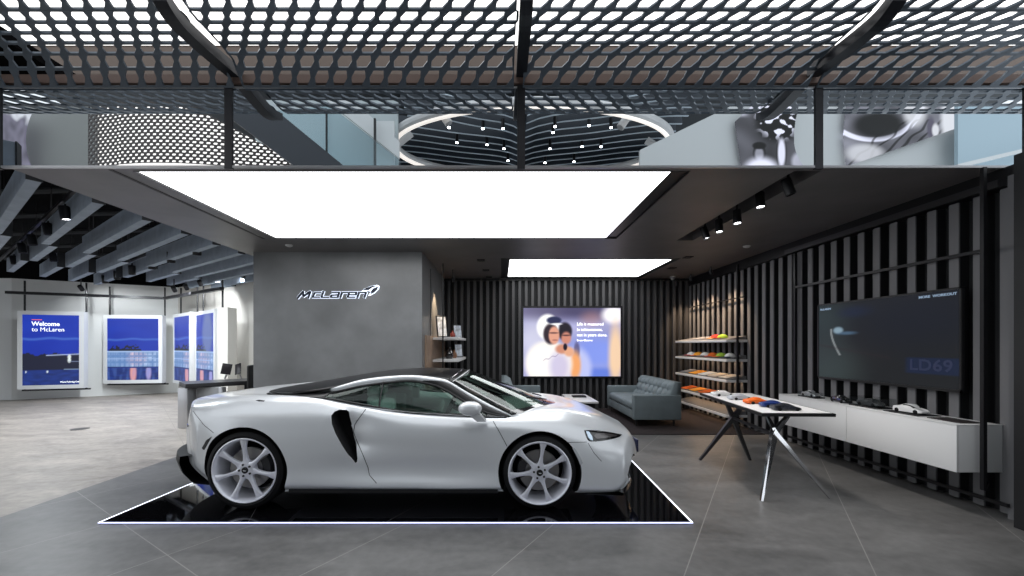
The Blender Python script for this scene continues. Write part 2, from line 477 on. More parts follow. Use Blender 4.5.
for s in (-1, 1):
    weld(part(patch(0, 3.0, 24, 0, 1, 8, side_pt(s), .004), 'rear_quarter_panel', M_roof))
    weld(part(patch(2.95, 4.42, 16, 0, 1, 10, side_pt(s), .004), 'quarter_glass', M_wglass))
    weld(part(patch(4.46, 9.2, 50, 0, 1, 10, side_pt(s), .004), 'side_window', M_wglass))
    weld(part(patch(9.2, 9.98, 8, 0, 1, 6, side_pt(s), .004), 'mirror_sail', M_matblk))
    weld(part(patch(2.98, 10, 80, 0, 1, 8, rail_pt(s), .012), 'roof_rail', M_white))
    weld(part(patch(5.4, 10, 60, 0, 1, 8, rail_pt(s, 0, -.007), .006), 'pillar_trim', M_matblk))
    # black strips: upper window surround, belt line strip, B pillar line
    m = MB()
    m.tube([side_pt(s)(3+7*i/60, .045)+Vector((0, s*.004, 0)) for i in range(61)], .011, 8)
    m.tube([side_pt(s)(2.6+7.3*i/60, .97)+Vector((0, s*.004, 0)) for i in range(61)], .010, 8)
    m.tube([side_pt(s)(4.44, i/10)+Vector((0, s*.002, 0)) for i in range(11)], .008, 8)
    part(m, 'window_surround', M_matblk)
    m = MB()
    m.tube([top_pt(TH+.1+(9.9-TH-.1)*i/40, s*.955)+Vector((0, 0, .002)) for i in range(41)], .028, 8)
    part(m, 'windscreen_border', M_black)
# cowl: black band at the foot of the windscreen
rows = []
for k in range(7):
    a = k/6
    rows.append([top_pt(9.55+.42*a, v/24*.97)+Vector((.012+.09*a*(1-abs(v/24)**2), 0, .002-.004*a)) for v in range(-24, 25)])
m = MB(); m.grid(rows); part(m, 'cowl', M_black)
for s, yy in ((-1, -.10), (-1, .30)):
    m = MB()
    pts = [top_pt(9.6-.5*k/8, yy-.42*k/8)+Vector((.03, 0, .012)) for k in range(9)]
    m.tube(pts, .007, 6)
    part(m, 'wiper', M_matblk)

# interior
m = MB(); m.box(-1.45, .15, YC-.74, YC+.74, .62, .70); m.box(-1.6, -1.42, YC-.62, YC+.62, .7, .98)
part(m, 'cabin_floor', M_dash)
rows = []
for k in range(9):
    a = k/8
    rows.append([Vector((-.28+.62*a, YC+v*.78*(1-.1*a), .70+.14*math.sin(PI*min(1, a*1.1+.15))-.03*a*a+ZP)) for v in [x/10 for x in range(-10, 11)]])
m = MB(); m.grid(rows); part(m, 'dashboard', M_dash)
for s in (-1, 1):
    m = MB()
    y = YC+s*.38
    m.rbox(-1.32, -1.10, y-.22, y+.22, .70, 1.00, .06, M=None)
    m.rbox(-1.34, -1.18, y-.14, y+.14, .96, 1.10, .045)
    m.rbox(-1.20, -.68, y-.23, y+.23, .68, .80, .05)
    m.rbox(-1.25, -1.02, y-.26, y-.19, .72, .97, .03); m.rbox(-1.25, -1.02, y+.19, y+.26, .72, .97, .03)
    part(m, 'seat', M_leather)
    m = MB(); m.rbox(-1.0, -.25, YC+s*.74-.02, YC+s*.74+.02, .66, .80, .018)
    part(m, 'door_card', M_leather)
ring_c = Vector((-.50, YC-.38, .86+ZP)); ax = Vector((-.9, 0, .43)).normalized(); e1 = Vector((0, 1, 0)); e2 = ax.cross(e1)
m = MB(); m.tube([ring_c+(e1*math.cos(2*PI*k/32)+e2*math.sin(2*PI*k/32))*.17 for k in range(32)], .016, 8, closed=True)
m.tube([ring_c-ax*0.0, ring_c-ax*.16], .03, 8)
for a in (0, PI, -PI/2):
    m.bar(ring_c, ring_c+(e1*math.cos(a)+e2*math.sin(a))*.165, .03, .015)
part(m, 'steering_wheel', M_dash)

# mirrors
for s in (-1, 1):
    m = MB(); rows = []
    for i in range(15):
        a = PI*i/14
        r = math.sin(a)
        row = []
        for k in range(24):
            t = 2*PI*k/24
            sx = math.copysign(abs(math.cos(a))**.75, -math.cos(a))
            row.append(Vector((-.265+.105*math.cos(t)*r**.8-0.0*sx, YC+s*(.985)+s*.085*sx, .918+.062*math.sin(t)*r**.8+ZP)))
        rows.append(row)
    m.grid(rows, closed_u=True)
    mir = weld(part(m, 'wing_mirror', M_white))
    m = MB()
    poly = [(-.29,.872),(-.20,.885),(-.12,.80),(-.20,.80)]
    A = [Vector((x, YC+s*1.0, z+ZP)) for x, z in poly]; Bq = [Vector((x+.01, YC+s*.90, z-.01+ZP)) for x, z in poly]
    m.add(A+Bq, [(0, 1, 2, 3), (7, 6, 5, 4), (0, 4, 5, 1), (1, 5, 6, 2), (2, 6, 7, 3), (3, 7, 4, 0)])
    part(m, 'mirror_stalk', M_white, mir)

# headlamps projected on the nose skin
def skin_patch(poly_px, n=26, off=.004):
    xs = [p[0] for p in poly_px]; ys = [p[1] for p in poly_px]
    x0, x1 = min(xs), max(xs)
    def span(x):
        out = []
        for (ax_, ay), (bx, by) in zip(poly_px, poly_px[1:]+poly_px[:1]):
            if (ax_-x)*(bx-x) <= 0 and abs(ax_-bx) > 1e-9: out.append(ay+(by-ay)*(x-ax_)/(bx-ax_))
        return min(out), max(out)
    rows = []
    for i in range(n+1):
        x = x0+.15+(x1-x0-.3)*i/n
        lo, hi = span(x)
        row = [ray(x, lo+(hi-lo)*k/8, off=off*(1 if 0 < k < 8 else -.3)) for k in range(9)]
        if all(row): rows.append(row)
    return rows
HL = [(584,430.2),(588,429.6),(594,429.8),(603,430.6),(613,432.4),(621.7,434.4),(620,437),(614,438.8),(606,440.6),(596,442),(589,441.8),(586.5,438.5)]
HLi = [(594,433),(602,432.6),(610,434),(617,435.8),(612,437.6),(604,439.2),(596,440.2),(593.5,437)]
for s in (-1, 1):
    fl = (lambda v: v) if s < 0 else mirror_y
    m = MB(); m.grid([[fl(p) for p in r] for r in skin_patch(HL, off=.005)])
    hl = part(m, 'headlamp', M_black)
    m = MB(); m.grid([[fl(p) for p in r] for r in skin_patch(HLi, 14, .010)])
    part(m, 'lens', mat('lamp_lens', (.12, .11, .11), .08, .4, 1.0), hl)
    m = MB(); m.grid([[fl(p) for p in r] for r in skin_patch([(585.5,431.5),(588.5,430.8),(591.5,436),(592.5,441),(589.5,441),(587,437)], 8, .012)])
    part(m, 'indicator', mat('lamp_silver', (.55, .65, .75), .15, .9), hl)
    # side vent behind front bumper corner
    m = MB(); m.grid([[fl(p) for p in r] for r in skin_patch([(572,447.5),(575,448),(580,456),(582.8,463),(580.5,466),(578,459)], 8, .003)])
    part(m, 'side_reflector', mat('reflector_white', (.5, .52, .55), .3, 0, 1.0))
    m = MB(); m.grid([[fl(p) for p in r] for r in skin_patch([(255.5,400.4),(259,399.6),(265,400.6),(264,401.6),(259,401.5)], 8, .002)])
    part(m, 'fuel_flap', M_matblk)
# rear reflector in the bumper corner
m = MB(); m.grid(skin_patch([(202,448),(206,440),(212,436.5),(209,442),(204,451)], 8, .003)); part(m, 'rear_reflector', M_matblk)
# rear lamp slit
for s in (-1, 1):
    fl = (lambda v: v) if s < 0 else mirror_y
    m = MB()
    pts = [Vector((bowx(-3.205, -2.72, w), YC-w, .70+.03*w)) for w in (.35, .45, .55, .65, .72)]
    m.tube([fl(p) for p in pts], .010, 8); part(m, 'tail_lamp', M_black)

# splitter, sills, diffuser
def perim(xc, xs, ws, z, dx=0):
    return [Vector((bowx(xc, xs, w)+dx, YC-w, z)) for w in ws]
ws = [i/30*.93 for i in range(-30, 31)]
rows = [perim(1.26, 1.02, ws, .135+ZP, -.25), perim(1.26, 1.02, ws, .125+ZP, .08), perim(1.26, 1.02, ws, .145+ZP, .10), perim(1.26, 1.02, ws, .165+ZP, .05), perim(1.26, 1.02, ws, .17+ZP, -.25)]
m = MB(); m.grid(rows); part(m, 'front_splitter', M_black)
for s in (-1, 1):
    m = MB()
    rows = []
    for x in [-1.90+1.88*i/20 for i in range(21)]:
        rows.append([Vector((x, YC+s*a, z+ZP)) for a, z in ((.80,.13),(.915,.135),(.93,.155),(.92,.195),(.80,.20))])
    m.grid(rows, closed_u=True)
    part(m, 'side_sill', M_void)
ws = [i/24*.80 for i in range(-24, 25)]
rows = []
for dx, z in ((.35,.16),(.02,.19),(-.075,.28),(-.115,.38),(-.105,.44),(-.04,.45),(.2,.46)):
    rows.append(perim(-3.22, -2.70, ws, z+ZP, dx))
m = MB(); m.grid(rows); part(m, 'rear_diffuser', M_matblk)
# number plate
m = MB(); m.rbox(1.455, 1.47, YC-.26, YC+.26, .355, .485, .006, seg=2); m.box(1.36, 1.457, YC-.08, YC+.08, .38, .46)
part(m, 'number_plate', M_plate)

# ---- wheels
def make_wheel(R_t, R_r, wid, rot):
    e = bpy.data.objects.new('wheel', None); COL.objects.link(e); e.parent = car
    # local: axis along Z pointing outwards (towards the viewer for the near side)
    m = MB()
    h = wid/2
    m.lathe([(R_r-.004, h-.012), (R_r+.01, h-.004), (R_t-.045, h), (R_t-.012, h-.018), (R_t, h-.045), (R_t, -h+.045), (R_t-.012, -h+.018), (R_t-.045, -h), (R_r, -h+.005)], 72)
    m.build('tyre', M_tyre, e)
    m = MB()
    m.lathe([(R_r-.004, h-.012), (R_r, h-.002), (R_r-.008, h+.002), (R_r-.016, h-.006), (R_r-.028, h-.030), (R_r-.035, h-.06), (R_r-.05, -h+.02)], 72)
    m.build('rim', M_alloy, e)
    sp = MB()
    for k in range(7):
        a = rot+2*PI*k/7
        prof = [(.055, .040, .024, -.010), (.09, .019, .020, -.008), (.14, .0135, .018, -.002), (.19, .0145, .017, .004), (.225, .020, .015, .006), (R_r-.018, .034, .012, .002)]
        rows = []
        for r, hw, th, dz in prof:
            zt = h-.014+dz
            row = []
            for u, zz in ((-1, -th*2), (-1, -.004), (-.75, 0), (.75, 0), (1, -.004), (1, -th*2)):
                x, y = r, u*hw
                row.append(Vector((x*math.cos(a)-y*math.sin(a), x*math.sin(a)+y*math.cos(a), zt+zz)))
            rows.append(row)
        sp = MB(); sp.grid(rows, closed_u=True)
        sp.build('spoke', M_alloy, e, sharp=50)
    m = MB()
    m.lathe([(.0, h-.018), (.03, h-.018), (.036, h-.016), (.065, h-.022), (.075, h-.035), (.075, h-.09), (0, h-.09)], 40)
    hub = m.build('hub', M_alloy, e)
    m = MB(); m.lathe([(.0, h-.008), (.024, h-.009), (.029, h-.013), (.029, h-.02)], 28); cap = m.build('centre_cap', M_matblk, hub)
    m = MB(); m.prism([(-.014, -.004), (-.004, .006), (.012, .006), (.016, .0), (.004, -.002)], .002, None, Matrix.Translation((0, 0, h-.0075)) @ Matrix.Rotation(PI/2, 4, 'X'))
    m.build('emblem', M_white, cap)
    for k in range(5):
        a = rot+PI/2+2*PI*k/5
        c = Vector((.052*math.cos(a), .052*math.sin(a), 0))
        m = MB(); m.cyl(c+Vector((0, 0, h-.03)), c+Vector((0, 0, h-.012)), .010, 6)
        m.build('wheel_bolt', M_matblk, hub)
    m = MB(); m.lathe([(.07, -.01+h-.09), (.185, -.01+h-.09), (.185, -.035+h-.09), (.07, -.035+h-.09)], 48); m.build('brake_disc', M_steel, e)
    return e
def caliper(e, h, ang):
    rows = []
    for k in range(9):
        a = ang-.45+.9*k/8
        rows.append([Vector((r*math.cos(a), r*math.sin(a), z)) for r, z in ((.125, h-.13), (.125, h-.075), (.195, h-.075), (.20, h-.13))])
    m = MB(); m.grid(rows, closed_u=True)
    m.build('brake_caliper', mat('caliper_dark', (.03, .03, .035), .3, .3, .5), e)
RZ = Matrix.Rotation(PI/2, 4, 'X')     # local Z -> world -Y
def place_wheel(e, x, z, s, wid, yout):
    Rm = Matrix.Rotation(PI/2 if s < 0 else -PI/2, 4, 'X')
    e.matrix_local = Matrix.Translation((x+.93, s*(yout-wid/2), z-ZP)) @ Rm
for s in (-1, 1):
    w = make_wheel(.333, .285, .235, math.radians(83-.0)); caliper(w, .1175, PI*.97); place_wheel(w, FX, FWZ, s, .235, .955)
    w = make_wheel(.355, .292, .30, math.radians(93)); caliper(w, .15, .15); place_wheel(w, RX, RWZ, s, .30, .955)

for ch_, lb_ in (('roof_panel', 'black roof panel'), ('rear_quarter_panel', 'black panel behind the quarter glass'), ('mirror_sail', 'black triangle at the mirror foot'), ('rear_diffuser', 'black rear diffuser'), ('side_sill', 'black lower sill'), ('cowl', 'black band below the windscreen'), ('number_plate', 'dark navy front plate')):
    for o_ in car.children:
        if o_.name.split('.')[0] == ch_: o_['label'] = lb_
# ================================================================ ROOM
HC = 1.55; ZC = CH+HC          # ceiling height
YM = 3.60                      # plane of the mirrored fascia
XL, XR, YB = -4.30, 4.66, 9.66
YW = 6.85                      # face of the logo wall
XN = -1.30                     # side face of the logo block

# ---- floor
def floor_material(name, base, seamcol, rough, warm=0.0, rot=33.0, sx=1.04, sy=2.9, offx=-.448, offy=1.16, seam=True):
    m = bpy.data.materials.new(name); m.use_nodes = True
    nt = m.node_tree; b = nt.nodes['Principled BSDF']; b.inputs['Roughness'].default_value = rough
    N = nt.nodes.new; Lk = nt.links.new
    tc = N('ShaderNodeTexCoord')
    n1 = N('ShaderNodeTexNoise'); n1.inputs['Scale'].default_value = 1.3; n1.inputs['Detail'].default_value = 9; n1.inputs['Roughness'].default_value = .65; n1.inputs['Distortion'].default_value = .6
    mp0 = N('ShaderNodeMapping'); mp0.inputs['Rotation'].default_value = (0, 0, math.radians(rot)); mp0.inputs['Scale'].default_value = (1.0, 2.2, 1)
    Lk(tc.outputs['Object'], mp0.inputs['Vector']); Lk(mp0.outputs[0], n1.inputs['Vector'])
    n2 = N('ShaderNodeTexNoise'); n2.inputs['Scale'].default_value = 14; n2.inputs['Detail'].default_value = 5
    Lk(tc.outputs['Object'], n2.inputs['Vector'])
    ad = N('ShaderNodeMath'); ad.operation = 'MULTIPLY_ADD'; ad.inputs[1].default_value = .35
    Lk(n2.outputs['Fac'], ad.inputs[0]); Lk(n1.outputs['Fac'], ad.inputs[2])
    r = N('ShaderNodeMapRange'); r.inputs['From Min'].default_value = .45; r.inputs['From Max'].default_value = .9; r.inputs['To Min'].default_value = .62; r.inputs['To Max'].default_value = 1.42
    Lk(ad.outputs[0], r.inputs['Value'])
    sc = N('ShaderNodeVectorMath'); sc.operation = 'SCALE'; sc.inputs[0].default_value = base
    Lk(r.outputs[0], sc.inputs['Scale'])
    a = math.radians(rot)
    def line(dx, dy, off, pitch, w):
        d = N('ShaderNodeVectorMath'); d.operation = 'DOT_PRODUCT'; d.inputs[1].default_value = (dx, dy, 0)
        Lk(tc.outputs['Object'], d.inputs[0])
        s = N('ShaderNodeMath'); s.operation = 'SUBTRACT'; s.inputs[1].default_value = off-pitch/2; Lk(d.outputs['Value'], s.inputs[0])
        mo = N('ShaderNodeMath'); mo.operation = 'FLOORED_MODULO'; mo.inputs[1].default_value = pitch; Lk(s.outputs[0], mo.inputs[0])
        s2 = N('ShaderNodeMath'); s2.operation = 'SUBTRACT'; s2.inputs[1].default_value = pitch/2; Lk(mo.outputs[0], s2.inputs[0])
        ab = N('ShaderNodeMath'); ab.operation = 'ABSOLUTE'; Lk(s2.outputs[0], ab.inputs[0])
        lt = N('ShaderNodeMath'); lt.operation = 'LESS_THAN'; lt.inputs[1].default_value = w; Lk(ab.outputs[0], lt.inputs[0])
        return lt
    l1 = line(math.cos(a), -math.sin(a), offx, sx, .0035); l2 = line(math.sin(a), math.cos(a), offy, sy, .0035)
    mx = N('ShaderNodeMath'); mx.operation = 'MAXIMUM'; Lk(l1.outputs[0], mx.inputs[0]); Lk(l2.outputs[0], mx.inputs[1])
    mix = N('ShaderNodeMix'); mix.data_type = 'RGBA'; mix.inputs['B'].default_value = (*seamcol, 1)
    Lk(mx.outputs[0], mix.inputs['Factor']); Lk(sc.outputs['Vector'], mix.inputs['A']); Lk(mix.outputs['Result'], b.inputs['Base Color'])
    rr = N('ShaderNodeMapRange'); rr.inputs['To Min'].default_value = rough-.06; rr.inputs['To Max'].default_value = rough+.12
    Lk(n1.outputs['Fac'], rr.inputs['Value']); Lk(rr.outputs[0], b.inputs['Roughness'])
    return m
M_floor = floor_material('dark_stone_tile', (.118, .116, .114), (.24, .23, .22), .38, sy=6.0)
M_floorL = floor_material('pale_concrete_floor', (.31, .278, .25), (.25, .225, .20), .45, rot=48, sx=3.0, sy=3.0, offx=.4, offy=.6)
m = MB(); m.box(-4.32, 6.5, -12, 10, -.10, 0, M_floor)
struct(m.build('floor', M_floor), 'dark grey large-format stone tile floor of the showroom')
m = MB(); m.box(-24, -4.32, -12, 16, -.10, 0, M_floorL)
struct(m.build('floor_left', M_floorL), 'pale polished concrete floor of the bright area on the left')

# ---- plaster materials
M_ceil = mat('ceiling_plaster', (.115, .108, .108), .42, noise_amt=.16, noise_scale=2.0)
M_wallg = mat('grey_plaster', (.185, .19, .195), .30, noise_amt=.24, noise_scale=1.3)
M_blk = mat('black_paint', (.006, .006, .007), .55)
M_blkmet = mat('black_metal', (.012, .012, .014), .38, .3)
M_slat = mat('grey_slat', (.145, .145, .152), .5)
M_slatb = mat('dark_slat', (.055, .055, .058), .5)
M_backing = mat('slat_backing', (.006, .0065, .008), .7)
M_whitew = mat('white_wall', (.66, .67, .66), .6)
M_cream = mat('cream_wall', (.62, .60, .56), .6)
M_lacq = mat('white_lacquer', (.72, .72, .72), .35)
M_silver = mat('brushed_silver', (.5, .5, .52), .3, .9)
M_dsteel = mat('dark_steel', (.09, .09, .095), .3, .8)
M_chrome = mat('polished_chrome', (.82, .82, .84), .08, 1.0)

def slab_holes(x0, x1, y0, y1, z0, z1, holes, material, m=None):
    m = m or MB()
    xs = sorted({x0, x1, *[h[0] for h in holes], *[h[1] for h in holes]})
    ys = sorted({y0, y1, *[h[2] for h in holes], *[h[3] for h in holes]})
    inh = lambda cx, cy: any(h[0] < cx < h[1] and h[2] < cy < h[3] for h in holes)
    for a, b in zip(xs[:-1], xs[1:]):
        for c, d in zip(ys[:-1], ys[1:]):
            if inh((a+b)/2, (c+d)/2): continue
            m.add([(a, c, z0), (b, c, z0), (b, d, z0), (a, d, z0), (a, c, z1), (b, c, z1), (b, d, z1), (a, d, z1)], [(0, 3, 2, 1), (4, 5, 6, 7)], material)
            for (p, q, nx, ny) in (((a, c), (b, c), (a+b)/2, c-1e-4), ((a, d), (b, d), (a+b)/2, d+1e-4), ((a, c), (a, d), a-1e-4, (c+d)/2), ((b, c), (b, d), b+1e-4, (c+d)/2)):
                outside = not (x0 < nx < x1 and y0 < ny < y1)
                if outside or inh(nx, ny):
                    m.add([(p[0], p[1], z0), (q[0], q[1], z0), (q[0], q[1], z1), (p[0], p[1], z1)], [(0, 1, 2, 3)], material)
    return m
BIG = (-3.27, 1.70, 3.66, 5.99); SML = (.02, 3.24, 7.36, 9.50); CHN = (2.62, 2.86, 3.66, 6.10)
m = slab_holes(XL, XR+.1, YM+.02, YB+.1, ZC, ZC+.22, [BIG, SML, CHN], M_ceil)
struct(m.build('ceiling', None, recalc=False), 'dark grey plaster showroom ceiling with two recessed light openings')
m = MB(); m.box(XL, XR+.1, YM+.02, YB+.1, ZC+.225, ZC+.25, M_blk); struct(m.build('ceiling_backing', None))

def light_box(name, hole, inset, pz, strength, label, parent_label=None):
    e = empty(name, ((hole[0]+hole[1])/2, (hole[2]+hole[3])/2, ZC), label, 'ceiling light', 'glowing ceiling light boxes')
    O = Matrix.Translation(-Vector(e.location))
    x0, x1, y0, y1 = hole[0]+inset[0], hole[1]-inset[1], hole[2]+inset[2], hole[3]-inset[3]
    em = mat('lightbox_glow_'+str(strength), (.9, .9, .9), .5, emis=(.97, .985, 1.0), es=strength)
    m = MB(); m.add([(x0, y0, pz), (x1, y0, pz), (x1, y1, pz), (x0, y1, pz)], [(0, 3, 2, 1)], em)
    m.build('diffuser', em, e, recalc=False, M=O)
    m = MB(); w_ = .008
    a0, a1, b0, b1 = hole[0]+.002, hole[1]-.002, hole[2]+.002, hole[3]-.002
    m.box(a0, a0+w_, b0, b1, ZC-.004, pz); m.box(a1-w_, a1, b0, b1, ZC-.004, pz)
    m.box(a0+w_, a1-w_, b0, b0+w_, ZC-.004, pz); m.box(a0+w_, a1-w_, b1-w_, b1, ZC-.004, pz)
    m.box(a0, a1, b0, b1, pz+.003, pz+.02)
    m.build('frame', M_blkmet, e, M=O)
    return e
PANEL = 3.6
light_box('ceiling_light_box', BIG, (.012, .16, .004, .012), ZC+.012, PANEL, 'large glowing white ceiling light box directly over the sports car')
light_box('ceiling_light_box', SML, (.16, .10, .16, .12), ZC+.012, PANEL, 'smaller glowing white ceiling light box over the lounge sofas')
# shadow gap to the left of the large light box
m = MB(); m.box(-3.46, -3.425, YM+.03, 5.99, ZC-.004, ZC, M_blk)
struct(m.build('trim_1', None))

# ---- logo wall block
m = MB(); m.box(XL+.19, XN, YW, YB, 0, ZC, M_wallg); struct(m.build('wall_logo', None), 'grey polished plaster wall block carrying the illuminated sign')
m = MB(); m.box(XL+.191, XN-.001, YW-.006, YW, 0, .07, M_blkmet); struct(m.build('baseboard_logo', None))
# back wall with slats
m = MB(); m.box(XN, XR+.1, YB, YB+.1, 0, ZC, M_backing); struct(m.build('wall_back', None))
m = MB(); x = XN+.08
while x < XR:
    m.box(x, x+.062, YB-.09, YB-.002, .0, ZC-.05, M_slatb); x += .150
m.box(XN, XR, YB-.10, YB-.001, ZC-.05, ZC-.001, M_blk)
struct(m.build('trim_2', None), 'dark vertical slat cladding of the back wall')
# right wall with slats
m = MB(); m.box(XR, XR+.1, 1.6, YB, 0, ZC-.002, M_backing); struct(m.build('wall_right', None))
M_slatf = mat('slat_side_shade', (.008, .0085, .010), .6)  # shade between the slats painted as near-black slat sides
m = MB(); m.box(4.5155, XR-.001, 2.6, YB-.1, .0, CH+1.38, M_backing); y = 2.72
k = 0
while y < YB-.1:
    m.box(4.43, 4.515, y, y+.086, .02, CH+1.37, M_slatf); m.box(4.415, 4.4299, y, y+.086, .02, CH+1.37, M_slat); y += .206; k += 1
m.box(4.40, XR-.001, 2.6, YB-.1, CH+1.385, ZC-.001, M_blkmet)
m.box(4.36, 4.40, 3.60, 6.3, CH+1.385, CH+1.45, M_dsteel)
struct(m.build('trim_3', None), 'grey vertical slat cladding of the right wall')
# bigger outer slats near the entrance, standing forward
m = MB()
m.box(4.36, XR-.002, 3.42, 3.53, .0, ZC-.1, M_slat)
m.box(4.41, XR-.002, 3.545, 3.56, .0, ZC-.1, mat('teal_edge', (.01, .10, .13), .5))
m.box(4.2, XR-.002, 2.4, 3.36, .0, ZC-.0, M_blk)
struct(m.build('trim_4', None))
# left wall zone
def quad_wall(p, q, z0, z1, t, material, name, lab=None):
    p = Vector(p); q = Vector(q); d = (q-p).normalized(); n = Vector((-d.y, d.x))
    m = MB(); vs = []
    for z in (z0, z1):
        vs += [(p.x, p.y, z), (q.x, q.y, z), (q.x+n.x*t, q.y+n.y*t, z), (p.x+n.x*t, p.y+n.y*t, z)]
    m.add(vs, [(0, 1, 5, 4), (1, 2, 6, 5), (2, 3, 7, 6), (3, 0, 4, 7), (4, 5, 6, 7), (3, 2, 1, 0)], material)
    o = m.build(name, None); struct(o, lab); return o
quad_wall((-24, 10.0), (-13.25, 11.15), 0, 3.3, .2, mat('white_brick', (.70, .72, .73), .6, bump=.3, bump_scale=12), 'wall_left', 'white painted brick wall at far left')
quad_wall((-13.25, 11.15), (-10.1, 12.9), 0, 3.3, .2, M_whitew, 'wall_left_posters', 'pale wall behind the first two hanging posters')
quad_wall((-10.1, 12.9), (-6.2, 10.6), 0, 3.3, .2, M_cream, 'wall_left_return', 'cream wall behind the angled posters')
quad_wall((-6.2, 10.6), (-4.1, 9.7), 0, 3.3, .2, M_cream, 'wall_left_end', 'cream end wall beside the grey logo block')
m = MB(); M_blk2 = mat('ceiling_void_black', (.002, .002, .0025), .9, spec=.05); m.box(-24, XL-.02, YM-.5, 16, 4.15, 4.25, M_blk2); struct(m.build('ceiling_left', None), 'black open ceiling above the hanging baffles')
m = MB(); m.box(-24, -4.0, 12.95, 13.1, 3.3, 4.15, M_blk2); struct(m.build('trim_5', None))
# dark service pipes above the baffles
pipe = empty('ceiling_pipework', (-8, 8, 4.0), 'dark service pipes running above the hanging baffles at left', 'pipes')
random.seed(3)
for i in range(7):
    m = MB(); yy = 4.6+i*1.1; m.tube([Vector((-14, yy+.4, 3.95)), Vector((-4.6, yy-.5, 3.95))], .05, 8)
    m.build('pipe', mat('pipe_grey', (.012, .014, .017), .7), pipe, M=Matrix.Translation((8, -8, -4.0)))

# ---- platform
PL = [(-3.34, 3.42), (1.60, 3.42), (1.70, 5.62), (-3.24, 5.62)]
plat = empty('display_plinth', (-.85, 4.5, 0), 'low glossy black display plinth with white light strips around its edge, under the sports car', 'display platform')
PO = Matrix.Translation((.85, -4.5, 0))
M_gloss = mat('gloss_black_floor', (.0035, .0035, .0045), .035, coat=0.4, spec=.6)
m = MB(); m.add([(x, y, 0.001) for x, y in PL]+[(x, y, ZP) for x, y in PL], [(0, 1, 5, 4), (1, 2, 6, 5), (2, 3, 7, 6), (3, 0, 4, 7), (4, 5, 6, 7)], M_gloss)
m.build('deck', M_gloss, plat, M=PO)
for a, b in (((-.95, 3.43), (-.30, 4.7)), ((-.30, 4.7), (.2, 5.6)), ((-2.9, 5.6), (-2.1, 3.43)),):
    m = MB(); m.bar((a[0], a[1], ZP+.0006), (b[0], b[1], ZP+.0006), .004, .001)
    m.build('deck_joint', mat('deck_joint', (.05, .05, .05), .3), plat, M=PO)
M_led = mat('led_strip', (.9, .9, .9), .5, emis=(.80, .86, 1.0), es=2.2)
M_led2 = mat('led_strip_front', (.9, .9, .9), .5, emis=(.50, .55, 1.0), es=1.7)
for i in range(4):
    a, b = PL[i], PL[(i+1) % 4]
    m = MB(); m.bar((a[0], a[1], .0105), (b[0], b[1], .0105), .014, .005); m.build('light_strip', M_led2 if i == 0 else M_led, plat, M=PO)

# ---- carpet
m = MB(); m.box(.3, 4.40, 6.82, YB-.10, .0, .012)
tag(m.build('carpet', mat('plum_carpet', (.013, .007, .008), .95, noise_amt=.4, noise_scale=30, bump=.6, bump_scale=200)), 'dark brown plum carpet under the lounge sofas', 'carpet')

# ---- fascia: mirror panels
FX_ = [-4.40, -2.375, .185, 2.79, 4.62]
M_mirror = mat('mirror_glass', (.86, .90, .93), .0, 1.0)
labs = ['mirror fascia panel at far left above the hanging baffles', 'mirror fascia panel above the left half of the car light box',
        'mirror fascia panel just right of the centre post', 'mirror fascia panel at far right above the slatted wall']
ZF0, ZF1 = CH+1.57, CH+2.25
for i in range(4):
    a, b = FX_[i]+.035, FX_[i+1]-.035
    e = empty('fascia_mirror', ((a+b)/2, YM, ZF0), labs[i], 'mirror panel', 'mirrored fascia panels')
    O = Matrix.Translation(-Vector(e.location))
    m = MB(); m.box(a, b, YM, YM+.012, ZF0, ZF1); m.build('mirror_glass', M_mirror, e, M=O)
    m = MB(); m.box(a, b, YM-.006, YM+.012, ZF1, ZF1+.012); m.box(a, b, YM-.008, YM+.018, ZF0-.02, ZF0)
    m.build('edge_trim', mat('edge_silver', (.45, .45, .46), .3, .8), e, M=O)
plabs = ['far left end', 'second from the left', 'centre of the picture', 'above the shelves at right', 'far right end']
for i, x in enumerate(FX_):
    m = MB(); m.box(x-.033, x+.033, YM-.012, YM+.0199, ZF0-.03, ZF1+.02)
    tag(m.build('fascia_post', mat('post_metal', (.05, .05, .055), .3, .6)), 'dark metal post between mirror fascia panels, '+plabs[i], 'post', 'posts between the mirror panels')
m = MB(); m.box(XL-.1, XR, YM+.02, YM+.055, ZF0-.0, ZF1+.05, M_blk); struct(m.build('wall_fascia', None))

# ---- perforated canopy
def hex_sheet(nx, ny, px, py, hx, hy, stag=True, fn=None, skew=0.0):
    "perforated sheet: rectangular cells with six-sided holes; fn maps (u,v)->Vector"
    m = MB()
    for j in range(ny):
        for i in range(-1, nx+1):
            ox = (px/2 if (stag and j % 2) else 0)
            x0, x1 = i*px+ox, (i+1)*px+ox; y0, y1 = j*py, (j+1)*py
            if x1 < px*.4 or x0 > nx*px-px*.4: continue
            cx, cy = (x0+x1)/2, (y0+y1)/2
            hole = [(cx-hx*.9, cy), (cx-hx*.62-hx*skew, cy-hy), (cx+hx*.62-hx*skew, cy-hy), (cx+hx*.9, cy), (cx+hx*.62+hx*skew, cy+hy), (cx-hx*.62+hx*skew, cy+hy)]
            outer = [(x0, cy), (x0, y0), (x1, y0), (x1, cy), (x1, y1), (x0, y1)]
            vs = [fn(min(max(a, 0), nx*px), b) for a, b in outer]+[fn(min(max(a, 0), nx*px), b) for a, b in hole]
            m.add(vs, [(k, (k+1) % 6, 6+(k+1) % 6, 6+k) for k in range(6)])
    return m
M_perf = mat('perforated_metal', (.10, .125, .155), .4, .3)
M_perfb = mat('perforated_bronze', (.16, .12, .10), .5, .3)
def canopy_z(y, lay):
    # underside profile: level, then curving down towards the fascia
    t = max(0, (y-3.30)/.28)
    q = max(0, (3.05-y)/.19)
    return CH+2.42-.15*t*t+.04*q*q + lay*.06
